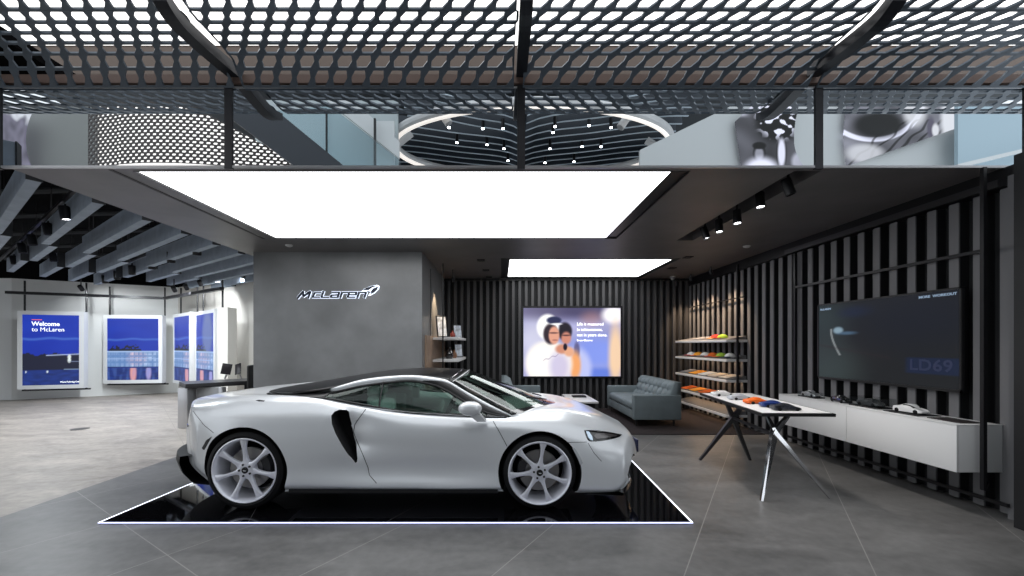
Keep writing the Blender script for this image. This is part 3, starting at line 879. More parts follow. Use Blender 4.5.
XC_ = [-5.6, -2.30, .14, 2.70, 5.6]
clab = ['perforated metal canopy panel at the left, left of the curved beam', 'perforated metal canopy panel left of the centre beam',
        'perforated metal canopy panel right of the centre beam', 'perforated metal canopy panel at far right of the picture']
for i in range(4):
    x0, x1 = XC_[i]+.06, XC_[i+1]-.02
    e = empty('perforated_canopy', ((x0+x1)/2, 3.0, CH+2.42), clab[i], 'canopy panel', 'perforated canopy panels')
    O = Matrix.Translation(-Vector(e.location))
    for lay in (0,):
        n = round((x1-x0)/.155); px = (x1-x0)/n
        m = hex_sheet(n, 7, px, .105, px*.44, .0425, True, skew=-.42, fn=lambda a, b, lay=lay, x0=x0: Vector((x0+a+(.03 if lay else 0), 2.86+b+(.02 if lay else 0), canopy_z(2.86+b, lay))))
        o = m.build('perforated_sheet', M_perf if lay == 0 else M_perfb, e, recalc=True, M=O)
        sd = o.modifiers.new('s', 'SOLIDIFY'); sd.thickness = .018
# bright diffusing skylight seen through the perforations
m = MB(); M_sky = mat('skylight_glow', (.9, .9, .9), .5, emis=(1.0, .99, .97), es=2.2)
m.add([(-9, 3.9, CH+3.9), (9, 3.9, CH+3.9), (9, 5.35, CH+3.9), (-9, 5.35, CH+3.9)], [(0, 3, 2, 1)])
struct(m.build('ceiling_skylight', M_sky, recalc=False), 'bright white skylight above the perforated canopy')
m = MB(); m.box(-9, 9, 5.36, 5.5, ZF1+.1, CH+4.0); m.box(-9, 9, 3.75, 5.4, CH+4.0, CH+4.1)
struct(m.build('wall_mall', mat('brown_wall', (.060, .042, .034), .6)))
# beams
def beam(name, pts, w_, h_, label, mt):
    m = MB()
    for a, b in zip(pts[:-1], pts[1:]): m.bar(a, b, w_, h_)
    return tag(m.build(name, mt), label, 'beam', 'dark beams under the canopy')
M_beam = mat('beam_black', (.012, .014, .02), .4, .3)
def swept(xf, wf, ys, z0, z1, name, label, x_extra=0):
    z00 = z0; z10 = z1
    rows = []
    for y in ys:
        x = xf(y); w_ = wf(y); q_ = max(0, (3.05-y)/.19); z0 = z00+.05*q_*q_; z1 = z10+.04*q_*q_
        rows.append([Vector((x-w_/2, y, z0)), Vector((x+w_/2, y, z0)), Vector((x+w_/2, y, z1)), Vector((x-w_/2, y, z1))])
    m = MB(); m.grid(rows, closed_u=True, smooth=False)
    m.add(rows[0], [(0, 1, 2, 3)]); m.add(rows[-1], [(3, 2, 1, 0)])
    return tag(m.build(name, M_beam), label, 'beam', 'dark beams under the canopy')
ysb = [2.84+.04*i for i in range(19)]
swept(lambda y: -2.30-.06*math.sin((y-2.4)*2.6), lambda y: .10, ysb, CH+2.32, CH+2.41, 'canopy_beam', 'dark curved canopy beam above the left end of the car')
swept(lambda y: .185, lambda y: .09, ysb, CH+2.32, CH+2.41, 'canopy_beam', 'dark straight canopy beam at the centre of the picture')
swept(lambda y: 2.70+.07*math.sin((y-2.4)*2.6), lambda y: .10, ysb, CH+2.32, CH+2.41, 'canopy_beam', 'dark curved canopy beam above the right-hand shelves')
m = MB(); m.box(-4.4, 4.6, 3.575, 3.598, ZF1+.03, ZF1+.105)
tag(m.build('canopy_edge_beam', mat('bronze_edge', (.16, .105, .085), .45, .3)), 'bronze brown edge beam running along the top of the mirror fascia', 'beam')

# ---- the mall opposite, seen in the mirror panels (built behind the camera)
def V(px, py, yv): # virtual depth -> real place behind the viewer
    p = P(px, py, yv); return Vector((p.x, 2*YM-p.y, p.z))
def board(name, pts, depth, material, label, cat, group=None, t=.08):
    n = len(pts); A = [V(x, y, d) for (x, y), d in zip(pts, depth if isinstance(depth, list) else [depth]*n)]
    Bk = [a+Vector((0, -t, 0)) for a in A]
    m = MB(); m.add(A+Bk, [list(range(n)), list(range(2*n-1, n-1, -1))]+[(i, i+n, (i+1) % n+n, (i+1) % n) for i in range(n)])
    o = m.build(name, material)
    return struct(o, label) if cat is None else tag(o, label, cat, group)
M_mallg = mat('mall_grey_wall', (.50, .52, .52), .6, emis=None)
board('wall_mall_right', [(640,175),(640,150),(735,104),(1060,104),(1060,175)], 10.0, M_mallg, 'pale grey wall opposite, reflected in the right mirror panels', None)
board('canopy_soffit', [(240,100),(266,102),(349,170),(300,170),(222,112)], 8.0, mat('soffit_blue', (.02, .026, .036), .5), 'dark blue-grey slanted soffit reflected right of the perforated screen', 'soffit', t=.3)
board('wall_mall_left', [(24,104),(95,104),(95,175),(22,175)], 9.6, mat('mall_mid_grey_wall', (.25, .26, .25), .6), 'grey wall opposite, reflected at far left', None)  # mid grey, darker than the right-hand mall wall
def bw(c):
    c = max(0, min(1.1, .5+(c-.5)*1.35))**1.7
    return (c*.93, c*.93, c*1.10)
def pic_from_px(name, x0, y0, x1, y1, yv, fn, clip, label, strength=.9):
    "picture with a cut outline: grid cells outside the outline are left away"
    nx, ny = 220, 110; me = bpy.data.meshes.new(name)
    keep = {}; vs = []; cols_ = []; fs = []
    def vid(i, j):
        if (i, j) not in keep:
            keep[(i, j)] = len(vs); vs.append(V(x0+(x1-x0)*i/nx, y1+(y0-y1)*j/ny, yv))
            c = fn(i/nx, j/ny); cols_.extend([max(0, c[0]), max(0, c[1]), max(0, c[2]), 1])
        return keep[(i, j)]
    for j in range(ny):
        for i in range(nx):
            if clip((i+.5)/nx, (j+.5)/ny): fs.append((vid(i, j), vid(i, j+1), vid(i+1, j+1), vid(i+1, j)))
    me.from_pydata([tuple(v) for v in vs], [], fs)
    me.color_attributes.new('Col', 'FLOAT_COLOR', 'POINT').data.foreach_set('color', cols_)
    me.materials.append(emit_attr('picture_glow_%g' % strength, strength))
    o = bpy.data.objects.new(name, me); COL.objects.link(o)
    sd = o.modifiers.new('s', 'SOLIDIFY'); sd.thickness = .03; sd.offset = 1
    return tag(o, label, 'picture', 'black and white photo murals')
def nz(u, v, s, o=0): return noise.noise(Vector((u*s, v*s, o)))
def blob(u, v, cx, cy, rx, ry, soft=.35):
    d = math.hypot((u-cx)/rx, (v-cy)/ry); return 1-sstep(1-soft, 1+soft, d)
def over(c, c2, a): return tuple(x*(1-a)+y*a for x, y in zip(c, c2))
def mural_a(u, v):
    c = .30+.12*nz(u, v, 3)
    c += .5*sstep(.72, .95, v-.25*u+.12*nz(u, v, 9))*(u < .35)
    n_ = nz(u, v*1.2, 11, 4); c = c*(1-.75*blob(u, v, .58, .78, .28, .32)*(n_ < .05))+(.9 if n_ > .12 else 0)*blob(u, v, .58, .78, .26, .3)*.8
    c = c*(1-blob(u, v, .33, .25, .07, .12))+.55*blob(u, v, .33, .24, .06, .10)
    c = c*(1-blob(u, v, .33, .36, .08, .05))+.08*blob(u, v, .33, .36, .08, .05)
    c = c*(1-blob(u, v, .36, -.02, .22, .20))+.95*blob(u, v, .36, -.02, .22, .20)
    c = c*(1-blob(u, v, .62, .25, .06, .22))+.9*blob(u, v, .62, .25, .05, .22)
    c = c+.35*blob(u, v, .85, .12, .1, .14)
    return bw(c)
pic_from_px('photo_mural', 733, 104, 810, 170, 9.9, mural_a, lambda u, v: v < .70+1.1*u and u < .78+(.25*(.45-v)**2 if v > .45 else .8*(.45-v)**2) and u > .11-.12*v, 'black and white mural of a waving man, reflected beside the right mirror post')
def mural_b(u, v):
    c = .42+.18*nz(u, v, 4)
    e = abs(((u-.25)**2*1.6+(v-1.05)**2*.8)**.5-.55); c = c*(1-.0)+.55*(1-sstep(.02, .045, e))
    c = c*(1-.7*blob(u, v, .30, .66, .22, .20))
    for k in range(7):
        a = abs((u-.15-.1*k)-(v-.2)*.55+.05*nz(u, v, 5, k)); c *= 1-.45*(1-sstep(.006, .02, a))*(v < .75)
    c = over(bw(c), (.95, .95, 1), blob(u, v, .62, .9, .10, .25)*.8)
    c = over(c, (.95, .95, 1), blob(u, v, .94, .75, .09, .45))
    c = over(c, (.12, .11, .16), blob(u, v, .76, .62, .035, .16))
    c = over(c, (.9, .9, .95), blob(u, v, .80, .58, .03, .10))
    return over(c, (.9, .9, .95), blob(u, v, .18, .22, .16, .14)*.7)
pic_from_px('photo_mural', 843, 104, 957, 168, 9.9, mural_b, lambda u, v: v > .02+.62*(u-.02) and u > .05*abs(v-.5), 'black and white mural of a racing car, reflected in the far right mirror')
def mural_c(u, v):
    edge = .93-.25*u+.10*nz(u, v, 6)
    c = .22+.12*nz(u, v, 7)
    return over((c*.9, c*.85, c*1.15), (.9, .92, 1.0), sstep(edge-.05, edge+.05, v)) if True else 0
pic_from_px('photo_mural', 0, 104, 36, 170, 9.3, mural_c, lambda u, v: v < 1.05-.22*u and u < .72+.28*(2*abs(v-.45))**2*.9, 'purple toned mural of wooded hills, reflected at far left', .8)
# lit perforated screen reflected at left
m = hex_sheet(35, 19, .151, .107, .058, .037, True, lambda a, b: V(88+a*(215/5.29), 168-b*(62/2.04), 8.8)+Vector((0, .25*math.sin(a*.8), 0)))
def in_scr(p): return True
scr = m.build('perforated_screen', mat('screen_brown', (.04, .032, .03), .5), None)
bm = bmesh.new(); bm.from_mesh(scr.data)
def virt_px(p): yv = 2*YM-p.y; return (VX+p.x*F/yv, VY-(p.z-CH)*F/yv)
dead = []
for f in bm.faces:
    x_, y_ = virt_px(f.calc_center_median())
    if x_ > 150 and (y_-105) < (x_-190)*.53: dead.append(f)
bmesh.ops.delete(bm, geom=dead, context='FACES'); bm.to_mesh(scr.data); bm.free()
scr.modifiers.new('s', 'SOLIDIFY').thickness = .02
tag(scr, 'backlit perforated metal screen reflected in the left mirror panel', 'screen')
board('glow_panel', [(84,172),(88,104),(186,104),(245,135),(305,168),(305,172)], 9.7, mat('panel_glow', (.8, .77, .74), .6, emis=(1.0, .92, .86), es=1.0), 'glowing panel added behind the perforated screen, reflected at left', 'glow panel')  # self-lit panel added so the screen holes read bright
# upper floor with glass balustrade
board('wall_mall_gallery', [(255,100),(398,100),(398,175),(255,175)], 11.4, mat('gallery_wall', (.42, .47, .48), .5), 'pale blue gallery wall opposite, reflected left of the ring light', None)
board('gallery_slab_edge', [(326,100),(352,100),(399,141),(399,158)], 10.6, mat('slab_white', (.6, .62, .62), .5), 'white slanting slab edge of the upper gallery, reflected left of the ring light', 'gallery edge')
board('gallery_door', [(376,121),(394,121),(394,172),(376,172)], 11.0, mat('slab_white', (.6, .62, .62), .5), 'white door panel of the upper gallery, reflected left of the ring light', 'door')
board('gallery_mullion', [(373.6,118),(375.4,118),(375.4,172),(373.6,172)], 10.4, M_blk, 'slim dark post of the upper gallery glazing, reflected left of the ring light', 'post')
board('gallery_balustrade', [(262,112),(330,106),(400,160),(400,175),(262,175)], 10.2, glass_mat('balustrade_glass', (.78, .87, .90), 1.0), 'blue tinted glass balustrade of the upper gallery, reflected left of the ring light', 'balustrade')
board('gallery_pane_joint', [(325.5,108),(326.3,108),(326.3,172),(325.5,172)], 10.1, M_blk, 'thin dark joint between the glass balustrade panes, reflected right of the soffit', 'glass joint')
board('wall_mall_corner', [(958,104),(1060,104),(1060,175),(958,175)], 9.6, mat('mall_blue_wall', (.36, .47, .53), .4), 'pale blue glazed wall opposite, reflected at the far right end', None)
board('corner_handrail', [(958,164),(1060,140),(1060,143),(958,168)], 9.3, mat('slab_white', (.6, .62, .62), .5), 'white slanting handrail reflected at the far right end', 'handrail')
# mall ceiling with curved baffles, ring light and small lamps
ZM = CH+6.5
m = MB(); m.box(-14, 16, -16, -4.6, ZM+1.2, ZM+1.3, mat('mall_ceiling_dark', (.02, .025, .03), .6)); struct(m.build('ceiling_mall', None))
m = MB(); m.box(-16, 18, -16.2, -16, 0, ZM+1.2, mat('mall_far_wall', (.08, .085, .09), .6)); struct(m.build('wall_mall_far', None))
M_baf2 = mat('mall_baffle', (.028, .037, .050), .5); M_bafe = mat('mall_baffle_edge', (.45, .52, .58), .5)
for i in range(14):
    yv = 10.7+i*.42
    for sgn in (-1, 1):
        e = empty('curved_baffle', (.8*sgn+.72, 2*YM-yv, ZM+.3), 'dark curved ceiling baffle with a pale lower edge, reflected inside the ring light', 'ceiling baffle', 'curved baffles of the hall opposite')
        O = Matrix.Translation(-Vector(e.location))
        pts = []
        for k in range(14):
            s_ = k/13; x_ = .72+sgn*(.06+(3.3 if sgn < 0 and yv < 12.2 else 4.6)*s_)
            pts.append((x_, 2*YM-yv-1.0*math.exp(-s_*6)-.25*math.sin(s_*5)))
        m = MB(); m.grid([[Vector((x_, y_, ZM+.05)), Vector((x_, y_, ZM+.33)), Vector((x_, y_-.03, ZM+.33)), Vector((x_, y_-.03, ZM+.05))] for x_, y_ in pts], closed_u=True)
        m.build('baffle_body', M_baf2, e, M=O)
        m = MB(); m.grid([[Vector((x_, y_+.005, ZM+.03)), Vector((x_, y_+.005, ZM+.05)), Vector((x_, y_-.035, ZM+.05)), Vector((x_, y_-.035, ZM+.03))] for x_, y_ in pts], closed_u=True)
        m.build('pale_edge', M_bafe, e, M=O)
cx, cyv = .95, 12.7
e = empty('ring_light', (cx, 2*YM-cyv, ZM-.6), 'large white oval ring pendant light reflected in the middle mirror panels', 'ring light')
O = Matrix.Translation(-Vector(e.location))
m = MB(); m.tube([Vector((cx+4.2*math.cos(2*PI*k/96), 2*YM-cyv+2.3*math.sin(2*PI*k/96), ZM-.35)) for k in range(96)], .13, 10, closed=True); m.build('ring_body', mat('ring_white', (.6, .6, .6), .5), e, M=O)
m = MB(); m.tube([Vector((cx+4.17*math.cos(2*PI*k/96), 2*YM-cyv+2.27*math.sin(2*PI*k/96), ZM-.45)) for k in range(96)], .075, 8, closed=True); m.build('glowing_diffuser', mat('ring_glow', (.9, .85, .8), .5, emis=(1.0, .88, .78), es=.8), e, M=O)
M_spotglow = mat('spot_glow', (.9, .9, .9), .4, emis=(.95, .97, 1.0), es=14)
for (x_, y_) in ((413,127),(449,128),(483,129),(503,129),(457,143),(487,145),(504,149),(508,161),(555,127),(589,126),(611,128),(550,149),(582,147),(601,147),(545,163),(574,162),(553,133)):
    p = V(x_, y_, (ZM-.15-CH)*F/(VY-y_)); e = empty('hall_downlight', p, 'small round downlight of the hall opposite, reflected inside the ring light', 'downlight', 'downlights of the hall opposite')
    m = MB(); m.cyl((0, 0, .02), (0, 0, .3), .05, 12); m.build('housing', M_blkmet, e)
    m = MB(); m.cyl((0, 0, .0), (0, 0, .02), .04, 12); m.build('lens', M_spotglow, e)
for (x_, y_, r_, w_) in ((443,115,-.6,'upper left'),(404,139,.9,'lower left'),(626,119,.6,'upper right'),(654,145,-1.0,'lower right')):
    p = V(x_, y_, (ZM-.3-CH)*F/(VY-y_)); M_ = Matrix.Rotation(r_, 4, 'Y')
    e = empty('ring_spotlight', p, 'white cylindrical spotlight at the %s of the oval ring light' % w_, 'spotlight', 'white spotlights at the ring light')
    m = MB(); m.cyl(M_ @ Vector((0, 0, -.28)), M_ @ Vector((0, 0, .28)), .11, 14); m.build('housing', mat('ring_white', (.6, .6, .6)), e)
    m = MB(); m.cyl(M_ @ Vector((0, 0, -.30)), M_ @ Vector((0, 0, -.281)), .09, 14); m.build('lens', mat('dim_lens', (.3, .3, .3), .3), e)

# ================================================================ LEFT ZONE
M_baf = mat('baffle_felt', (.30, .355, .43), .85, noise_amt=.1, noise_scale=6); M_bafend = mat('baffle_end', (.03, .034, .04), .7)
bd = Vector((-1.42, 1.0, 0)).normalized(); bn = Vector((bd.y, -bd.x, 0))
wl = ['nearest', 'second', 'third', 'fourth', 'fifth', 'sixth', 'seventh', 'eighth', 'ninth', 'tenth', 'eleventh']
zb = CH+1.60
def baffle(start, l0, l1, off, ordw, seg, zoff=0):
    p = Vector((start[0], start[1], zb+zoff))+bd*l0+bn*off; q = Vector((start[0], start[1], zb+zoff))+bd*l1+bn*off
    e = empty('ceiling_baffle', p, 'grey-blue felt ceiling baffle, %s row from the camera, %s' % (ordw, seg), 'ceiling baffle', 'felt ceiling baffles of the left area')
    O = Matrix.Translation(-p)
    m = MB(); m.bar(p+Vector((0, 0, .14)), q+Vector((0, 0, .14)), .10, .28); m.build('felt_panel', M_baf, e, M=O)
    m = MB(); m.bar(p-bd*.012+Vector((0, 0, .14)), p+Vector((0, 0, .14)), .115, .295); m.build('end_cap', M_bafend, e, M=O)
    m = MB(); c = (p+q)/2
    for s_ in (.15, .85):
        m = MB(); w_ = p+(q-p)*s_; m.tube([w_+Vector((0, 0, .28)), w_+Vector((0, 0, 1.05))], .006, 5)
        m.build('hanging_wire', M_blkmet, e, M=O)
for i in range(11):
    y0 = 3.35+i*.64
    w_ = wl[i]
    baffle((-4.52, y0), 0, 3.3, 0, w_, 'right-hand length')
    baffle((-4.52, y0), 3.36, 5.4, .10, w_, 'middle length')
    if y0+6.9*.576 < 11.0: baffle((-4.52, y0), 5.46, 7.6, .0, w_, 'far left length')

def spot_head(name, p, aim, label, group, r=.05, l=.15, lamp=0.0, col=(1, .95, .9), glow=True, cone=70, kind='spotlight', stem=.0):
    if group and 'left' in group: col = (.90, .96, 1)
    d = Vector(aim).normalized(); e = empty(name, p, label, kind, group)
    q = Vector((0, 0, 1)).rotation_difference(-d).to_matrix().to_4x4()
    m = MB(); m.lathe([(0, l/2), (r*.9, l/2), (r, l/2-.01), (r, -l/2), (r*.86, -l/2), (r*.86, -l/2+.018), (0, -l/2+.018)], 24, None, q); m.build('housing', M_blkmet, e)
    m = MB(); m.lathe([(0, -l/2+.012), (r*.84, -l/2+.012)], 24, None, q); m.build('lens', M_spotglow if glow else M_matblk, e, recalc=False)
    if stem:
        m = MB(); m.cyl((0, 0, 0), (0, 0, stem), .012, 8); m.build('stem', M_blkmet, e)
    if lamp:
        L_ = bpy.data.lights.new('lamp', 'SPOT'); L_.energy = lamp; L_.color = col; L_.spot_size = math.radians(cone); L_.spot_blend = .6; L_.shadow_soft_size = .04
        lo = bpy.data.objects.new('lamp', L_); COL.objects.link(lo); lo.parent = e
        lo.location = d*(l/2+.01); lo.rotation_euler = d.to_track_quat('-Z', 'Y').to_euler()
    return e
def track(p, q, label):
    m = MB(); m.bar(p, q, .035, .035)
    return tag(m.build('light_track', M_blkmet), label, 'light track', 'black light tracks of the left area')
tA0 = P(75, 190, 4.85); tA1 = P(-4, 268, 9.2); tA1.z = tA0.z
track(tA0, tA1, 'black light track nearest the camera among the left baffles')
tz = CH+1.80
for i, (x_, y_) in enumerate(((65,213),(48,229),(32,240),(22,248),(14,260),(53,257))):
    yv = (tz-.12-CH)*F/(VY-y_); p = P(x_, y_, yv)
    spot_head('track_spotlight', p, (.1, .1, -1), 'black cylindrical track spotlight on the near track, %s from the top' % wl[i].replace('nearest', 'first'), 'spotlights on the near left track', .055, .17, lamp=92, cone=150, glow=(i == 0), stem=.12)
tB0 = P(203, 246, 7.3); tB1 = P(117, 276, 10.3); tB0.z = tB1.z = CH+1.97
track(tB0, tB1, 'black light track in the middle of the left baffles')
for i, (x_, y_) in enumerate(((197,249),(171,257),(152,264),(132,270),(117,275),(105,279))):
    yv = (CH+1.66-CH)*F/(VY-y_); p = P(x_, y_, yv)
    spot_head('track_spotlight', p, (-.2, .3, -1), 'black cylindrical track spotlight on the middle track, %s from the right' % wl[i].replace('nearest', 'first'), 'spotlights on the middle left track', .065, .2, lamp=130, cone=150, glow=False, stem=.15)
for i, (x_, y_) in enumerate(((244,275),(222,278),(200,283),(186,287),(174,289),(81,288))):
    p = P(x_, y_, 10.4 if i < 5 else 10.8)
    a = (-.25, 1, -.9) if i > 1 else (-.8, .5, -1)
    spot_head('wall_washer', p, a, 'small black spotlight aimed at the posters, %s from the right' % wl[i].replace('nearest', 'first'), 'spotlights aimed at the posters', .05, .15, lamp=48, cone=120, col=(.93, .97, 1), glow=(i in (4, 5)), stem=.25)

# ---- hanging posters
def dusk(u, v, shift=0.0, house=True):
    c = over((.003, .022, .36), (.008, .055, .55), sstep(.45, 1, v)*0.2+.35*(.5+.5*nz(u+shift, v*4, 2.0, 1)))
    c = over(c, (.06, .16, .62), (1-sstep(.0, .03, abs(v-.66+.02*nz(u+shift, 0, 3))))*.7)
    hor = .42+.04*nz(u*1.0+shift, 0, 6)+.02*nz(u+shift, 0, 30)+(.14*blob(u, v, .35, .5, .3, .3) if house else .02)
    if v < hor and not (house and v > .5 and nz(u, v, 25) > .0): c = (.006, .008, .03)
    if v < .22: c = over((.004, .015, .10), (.01, .04, .28), .5+.5*nz(u+shift, v*5, 6)); 
    return c
def poster_a(u, v):
    c = dusk(u, v, 0, False)
    c = over(c, (.5, .6, .9), (1-sstep(.0, .012, abs(v-.44+.03*(1-u))))*(u > .4)*.8)
    for cx_, cy_, r_ in ((.82, .40, .03), (.82, .35, .03), (.43, .19, .015), (.06, .19, .012)): c = over(c, (.9, 1, 1), blob(u, v, cx_, cy_, r_, r_*1.1)*.8)
    c = over(c, (.25, .35, .5), (1-sstep(0, .008, abs(v-.22)))*(u > .72)); c = over(c, (.25, .3, .5), (1-sstep(0, .008, abs(v-.33)))*(u > .8))
    return c
def poster_b(u, v, k=1.0):
    c = dusk(u, v)
    if .22 < v < .47:
        g = (.25+.75*abs(nz(u, v, 9, 5)))*(.4+.6*(u > .4)); win = .3+.7*((math.sin(u*70) > -.6) and (math.sin(v*60) > -.5))
        warm = blob(u, v, .55, .36, .2, .12)
        c = over((.10, .22, .5), over((.55, .7, .95), (1.0, .72, .75), warm), g*win)
        if abs(v-.46) < .008 or abs(v-.34) < .006: c = (.35, .5, .8)
    elif v < .2:
        wv = max(0, nz(u, v*.3, 14, 3)); c = over(c, (1.0, .45, .40), blob(u, v, .5, .12, .06, .16)*.7); c = over(c, (.6, .5, .9), blob(u, v, .8, .12, .05, .12)*.6); c = over(c, (.15, .3, .8), wv*.5)
    return c
M_post = emit_attr('poster_glow', 1.0)
M_pframe = mat('poster_frame', (.62, .63, .64), .4)
def hanging_poster(c0, c1, z0, z1, thick, fn, label, extra=None, nx=70, ny=90, ztop=3.2, border=.10):
    c0 = Vector(c0); c1 = Vector(c1); d = (c1-c0); w_ = d.length; ang = math.atan2(d.y, d.x)
    e = empty('hanging_poster', (c0.x, c0.y, z0), label, 'poster', 'hanging lightbox posters', ang)
    h_ = z1-z0
    m = MB(); b_ = border; m.box(0, w_, 0.004, thick, 0, h_)
    m.build('frame', M_pframe, e)
    m = MB()
    for (a, b, c, d_) in ((0, w_, 0, b_), (0, w_, h_-b_, h_), (0, b_, b_, h_-b_), (w_-b_, w_, b_, h_-b_)): m.box(a, b, -.012, .004, c, d_)
    m.build('bezel', M_pframe, e)
    picture('printed_sheet', w_-2*b_, h_-2*b_, nx, ny, fn, M_post, e, Matrix.Translation((b_, -.002, b_)))
    for x_ in (.04, w_-.04):
        m = MB(); m.tube([(x_, thick+.01, -.02), (x_, thick+.01, ztop-z0)], .022, 8); m.build('hanging_rod', M_blkmet, e)
    m = MB(); m.box(-.02, w_+.05, thick, thick+.03, -.06, -.02); m.build('bottom_rail', M_blkmet, e)
    return e, w_, h_
def fp(px, yv): return ((px-VX)*yv/F, yv)
pa, w1, h1 = hanging_poster(fp(17.5, 10.75), fp(84, 11.15), CH-.245-.92, CH+.90, .16, poster_a, 'tall backlit blue poster reading Welcome to McLaren, leftmost on the wall')
pa['label'] = 'backlit blue dusk poster with white welcome text, leftmost on the wall'
M_wtxt = mat('white_print', (.8, .8, .8), .5, emis=(.9, .95, 1), es=.9)
bw_ = .10; sw = w1-2*bw_; sh = h1-2*bw_
text_mesh('Welcome', .155, 'lettering', M_wtxt, pa, .001, .004, 0, Matrix.Translation((bw_+sw*.16, -.006, bw_+sh*.845)), 1.0, .95)
text_mesh('to McLaren', .155, 'lettering', M_wtxt, pa, .001, .0, 0, Matrix.Translation((bw_+sw*.16, -.006, bw_+sh*.765)), 1.0, .95)
m = MB(); m.box(bw_+sw*.16, bw_+sw*.34, -.007, -.004, bw_+sh*.925, bw_+sh*.933); m.build('red_dash', mat('red_dash', (.8, .1, .05), .5, emis=(1, .15, .1), es=.8), pa)
text_mesh('McLaren Technology Centre', .062, 'lettering', M_wtxt, pa, .001, 0, 0, Matrix.Translation((bw_+sw*.66, -.006, bw_+sh*.03)), .75, .8)
hanging_poster(fp(103.5, 11.85), fp(162.5, 12.05), CH+(345-383.5)*11.9/F, CH+(345-315)*11.9/F, .16, poster_b, 'backlit blue dusk poster of a lakeside glass building, second from the left')
hanging_poster(fp(173.5, 12.2), fp(190.5, 11.2), CH-1.12, CH+.90, .16, lambda u, v: poster_b(u*.6, v), 'narrow angled blue poster, third from the left', nx=40, border=.09)
hanging_poster(fp(195.5, 11.1), fp(215, 9.95), CH-1.10, CH+.88, .16, lambda u, v: over(poster_b(u*.6+.3, v), (.30, .38, .45), .45*blob(u, v, .65, .72, .28, .3)), 'narrow angled blue poster nearest the reception desk', nx=40, border=.09)
m = MB(); m.box(0, .30, 0, .25, 0, 1.98)
o = m.build('hanging_board', M_cream); o.location = (*fp(217.5, 9.75), CH-1.09); o.rotation_euler.z = -.25
tag(o, 'blank cream panel hanging beside the last blue poster', 'panel')
m = MB(); zr = CH+1.32
pr = [P(6, 291, 10.3), P(165, 293, 11.6), P(222, 287, 9.6)]
for p in pr: p.z = zr
for a, b in zip(pr[:-1], pr[1:]): m.bar(a, b, .09, .07)
tag(m.build('hanging_rail', M_blkmet), 'black ceiling rail that carries the hanging posters', 'rail')

# ---- reception desk
desk = empty('reception_desk', (-5.3, 7.8, 0), 'low silver and dark grey reception desk beside the tail of the sports car', 'desk')
O = Matrix.Translation((5.3, -7.8, 0))
M_dgrey = mat('desk_grey', (.32, .33, .34), .4, .3); M_dtop = mat('desk_top_dark', (.035, .035, .038), .35)
m = MB(); m.bar((-5.80, 7.5, .775), (-4.55, 8.75, .775), .75, .05); m.bar((-5.80, 7.5, .735), (-4.55, 8.75, .735), .68, .03)
m.build('worktop', M_dtop, desk, M=O)
m = MB(); m.rbox(-5.76, -5.58, 7.34, 7.9, 0, .72, .008); m.build('end_leg', M_silver, desk, M=O)
m = MB(); m.rbox(-5.55, -5.12, 7.52, 7.60, .0, .72, .008); m.build('front_panel', M_dgrey, desk, M=O)
m = MB(); m.rbox(-5.14, -5.06, 7.50, 7.60, .0, .72, .008); m.build('panel_post', M_silver, desk, M=O)
m = MB(); m.bar((-5.1, 8.2, .5), (-4.6, 8.7, .5), .04, .42); m.build('back_panel', M_dtop, desk, M=O)
for i, (x_, t_) in enumerate(((226.5, .25), (238, -.35))):
    p = P(x_, 369, 8.4)
    e = empty('tablet_display', p, 'small dark tablet screen on the reception desk, %s of the two' % ('left' if i == 0 else 'right'), 'tablet', 'tablets on the reception desk', t_*1.2)
    R_ = Matrix.Rotation(t_*.6, 4, 'Y') @ Matrix.Rotation(-.15, 4, 'X')
    m = MB(); m.rbox(-.09, .09, -.008, .008, -.11, .11, .005, M=R_); m.build('screen', mat('tablet_screen', (.02, .018, .02), .15), e)
    m = MB(); m.bar((0, .02, -.08), (-.02+t_*-.1, .06, .80-p.z), .03, .02); m.build('stand', M_silver, e)
ch = empty('office_chair', (-4.75, 7.75, 0), 'black high-backed office chair behind the reception desk against the grey wall', 'chair')
m = MB(); m.rbox(.10, .16, -.22, .22, .62, 1.12, .028); m.build('backrest', M_matblk, ch)
m = MB(); m.rbox(-.30, .12, -.22, .22, .44, .52, .03); m.build('seat', M_matblk, ch)
m = MB(); m.cyl((-.08, 0, .06), (-.08, 0, .44), .03, 12); m.build('column', M_dsteel, ch)
for k in range(5):
    a = 2*PI*k/5; m = MB(); m.bar((-.08, 0, .07), (-.08+.24*math.cos(a), .24*math.sin(a), .03), .04, .03); m.build('leg', M_dsteel, ch)
p = P(229, 377.5, 8.3)
m = MB(); m.rbox(-.16, .16, -.1, .1, .0, .05, .01); o = m.build('desk_phone', M_matblk); o.location = (-4.85, 8.25, .80); tag(o, 'dark telephone lying on the reception desk', 'phone')

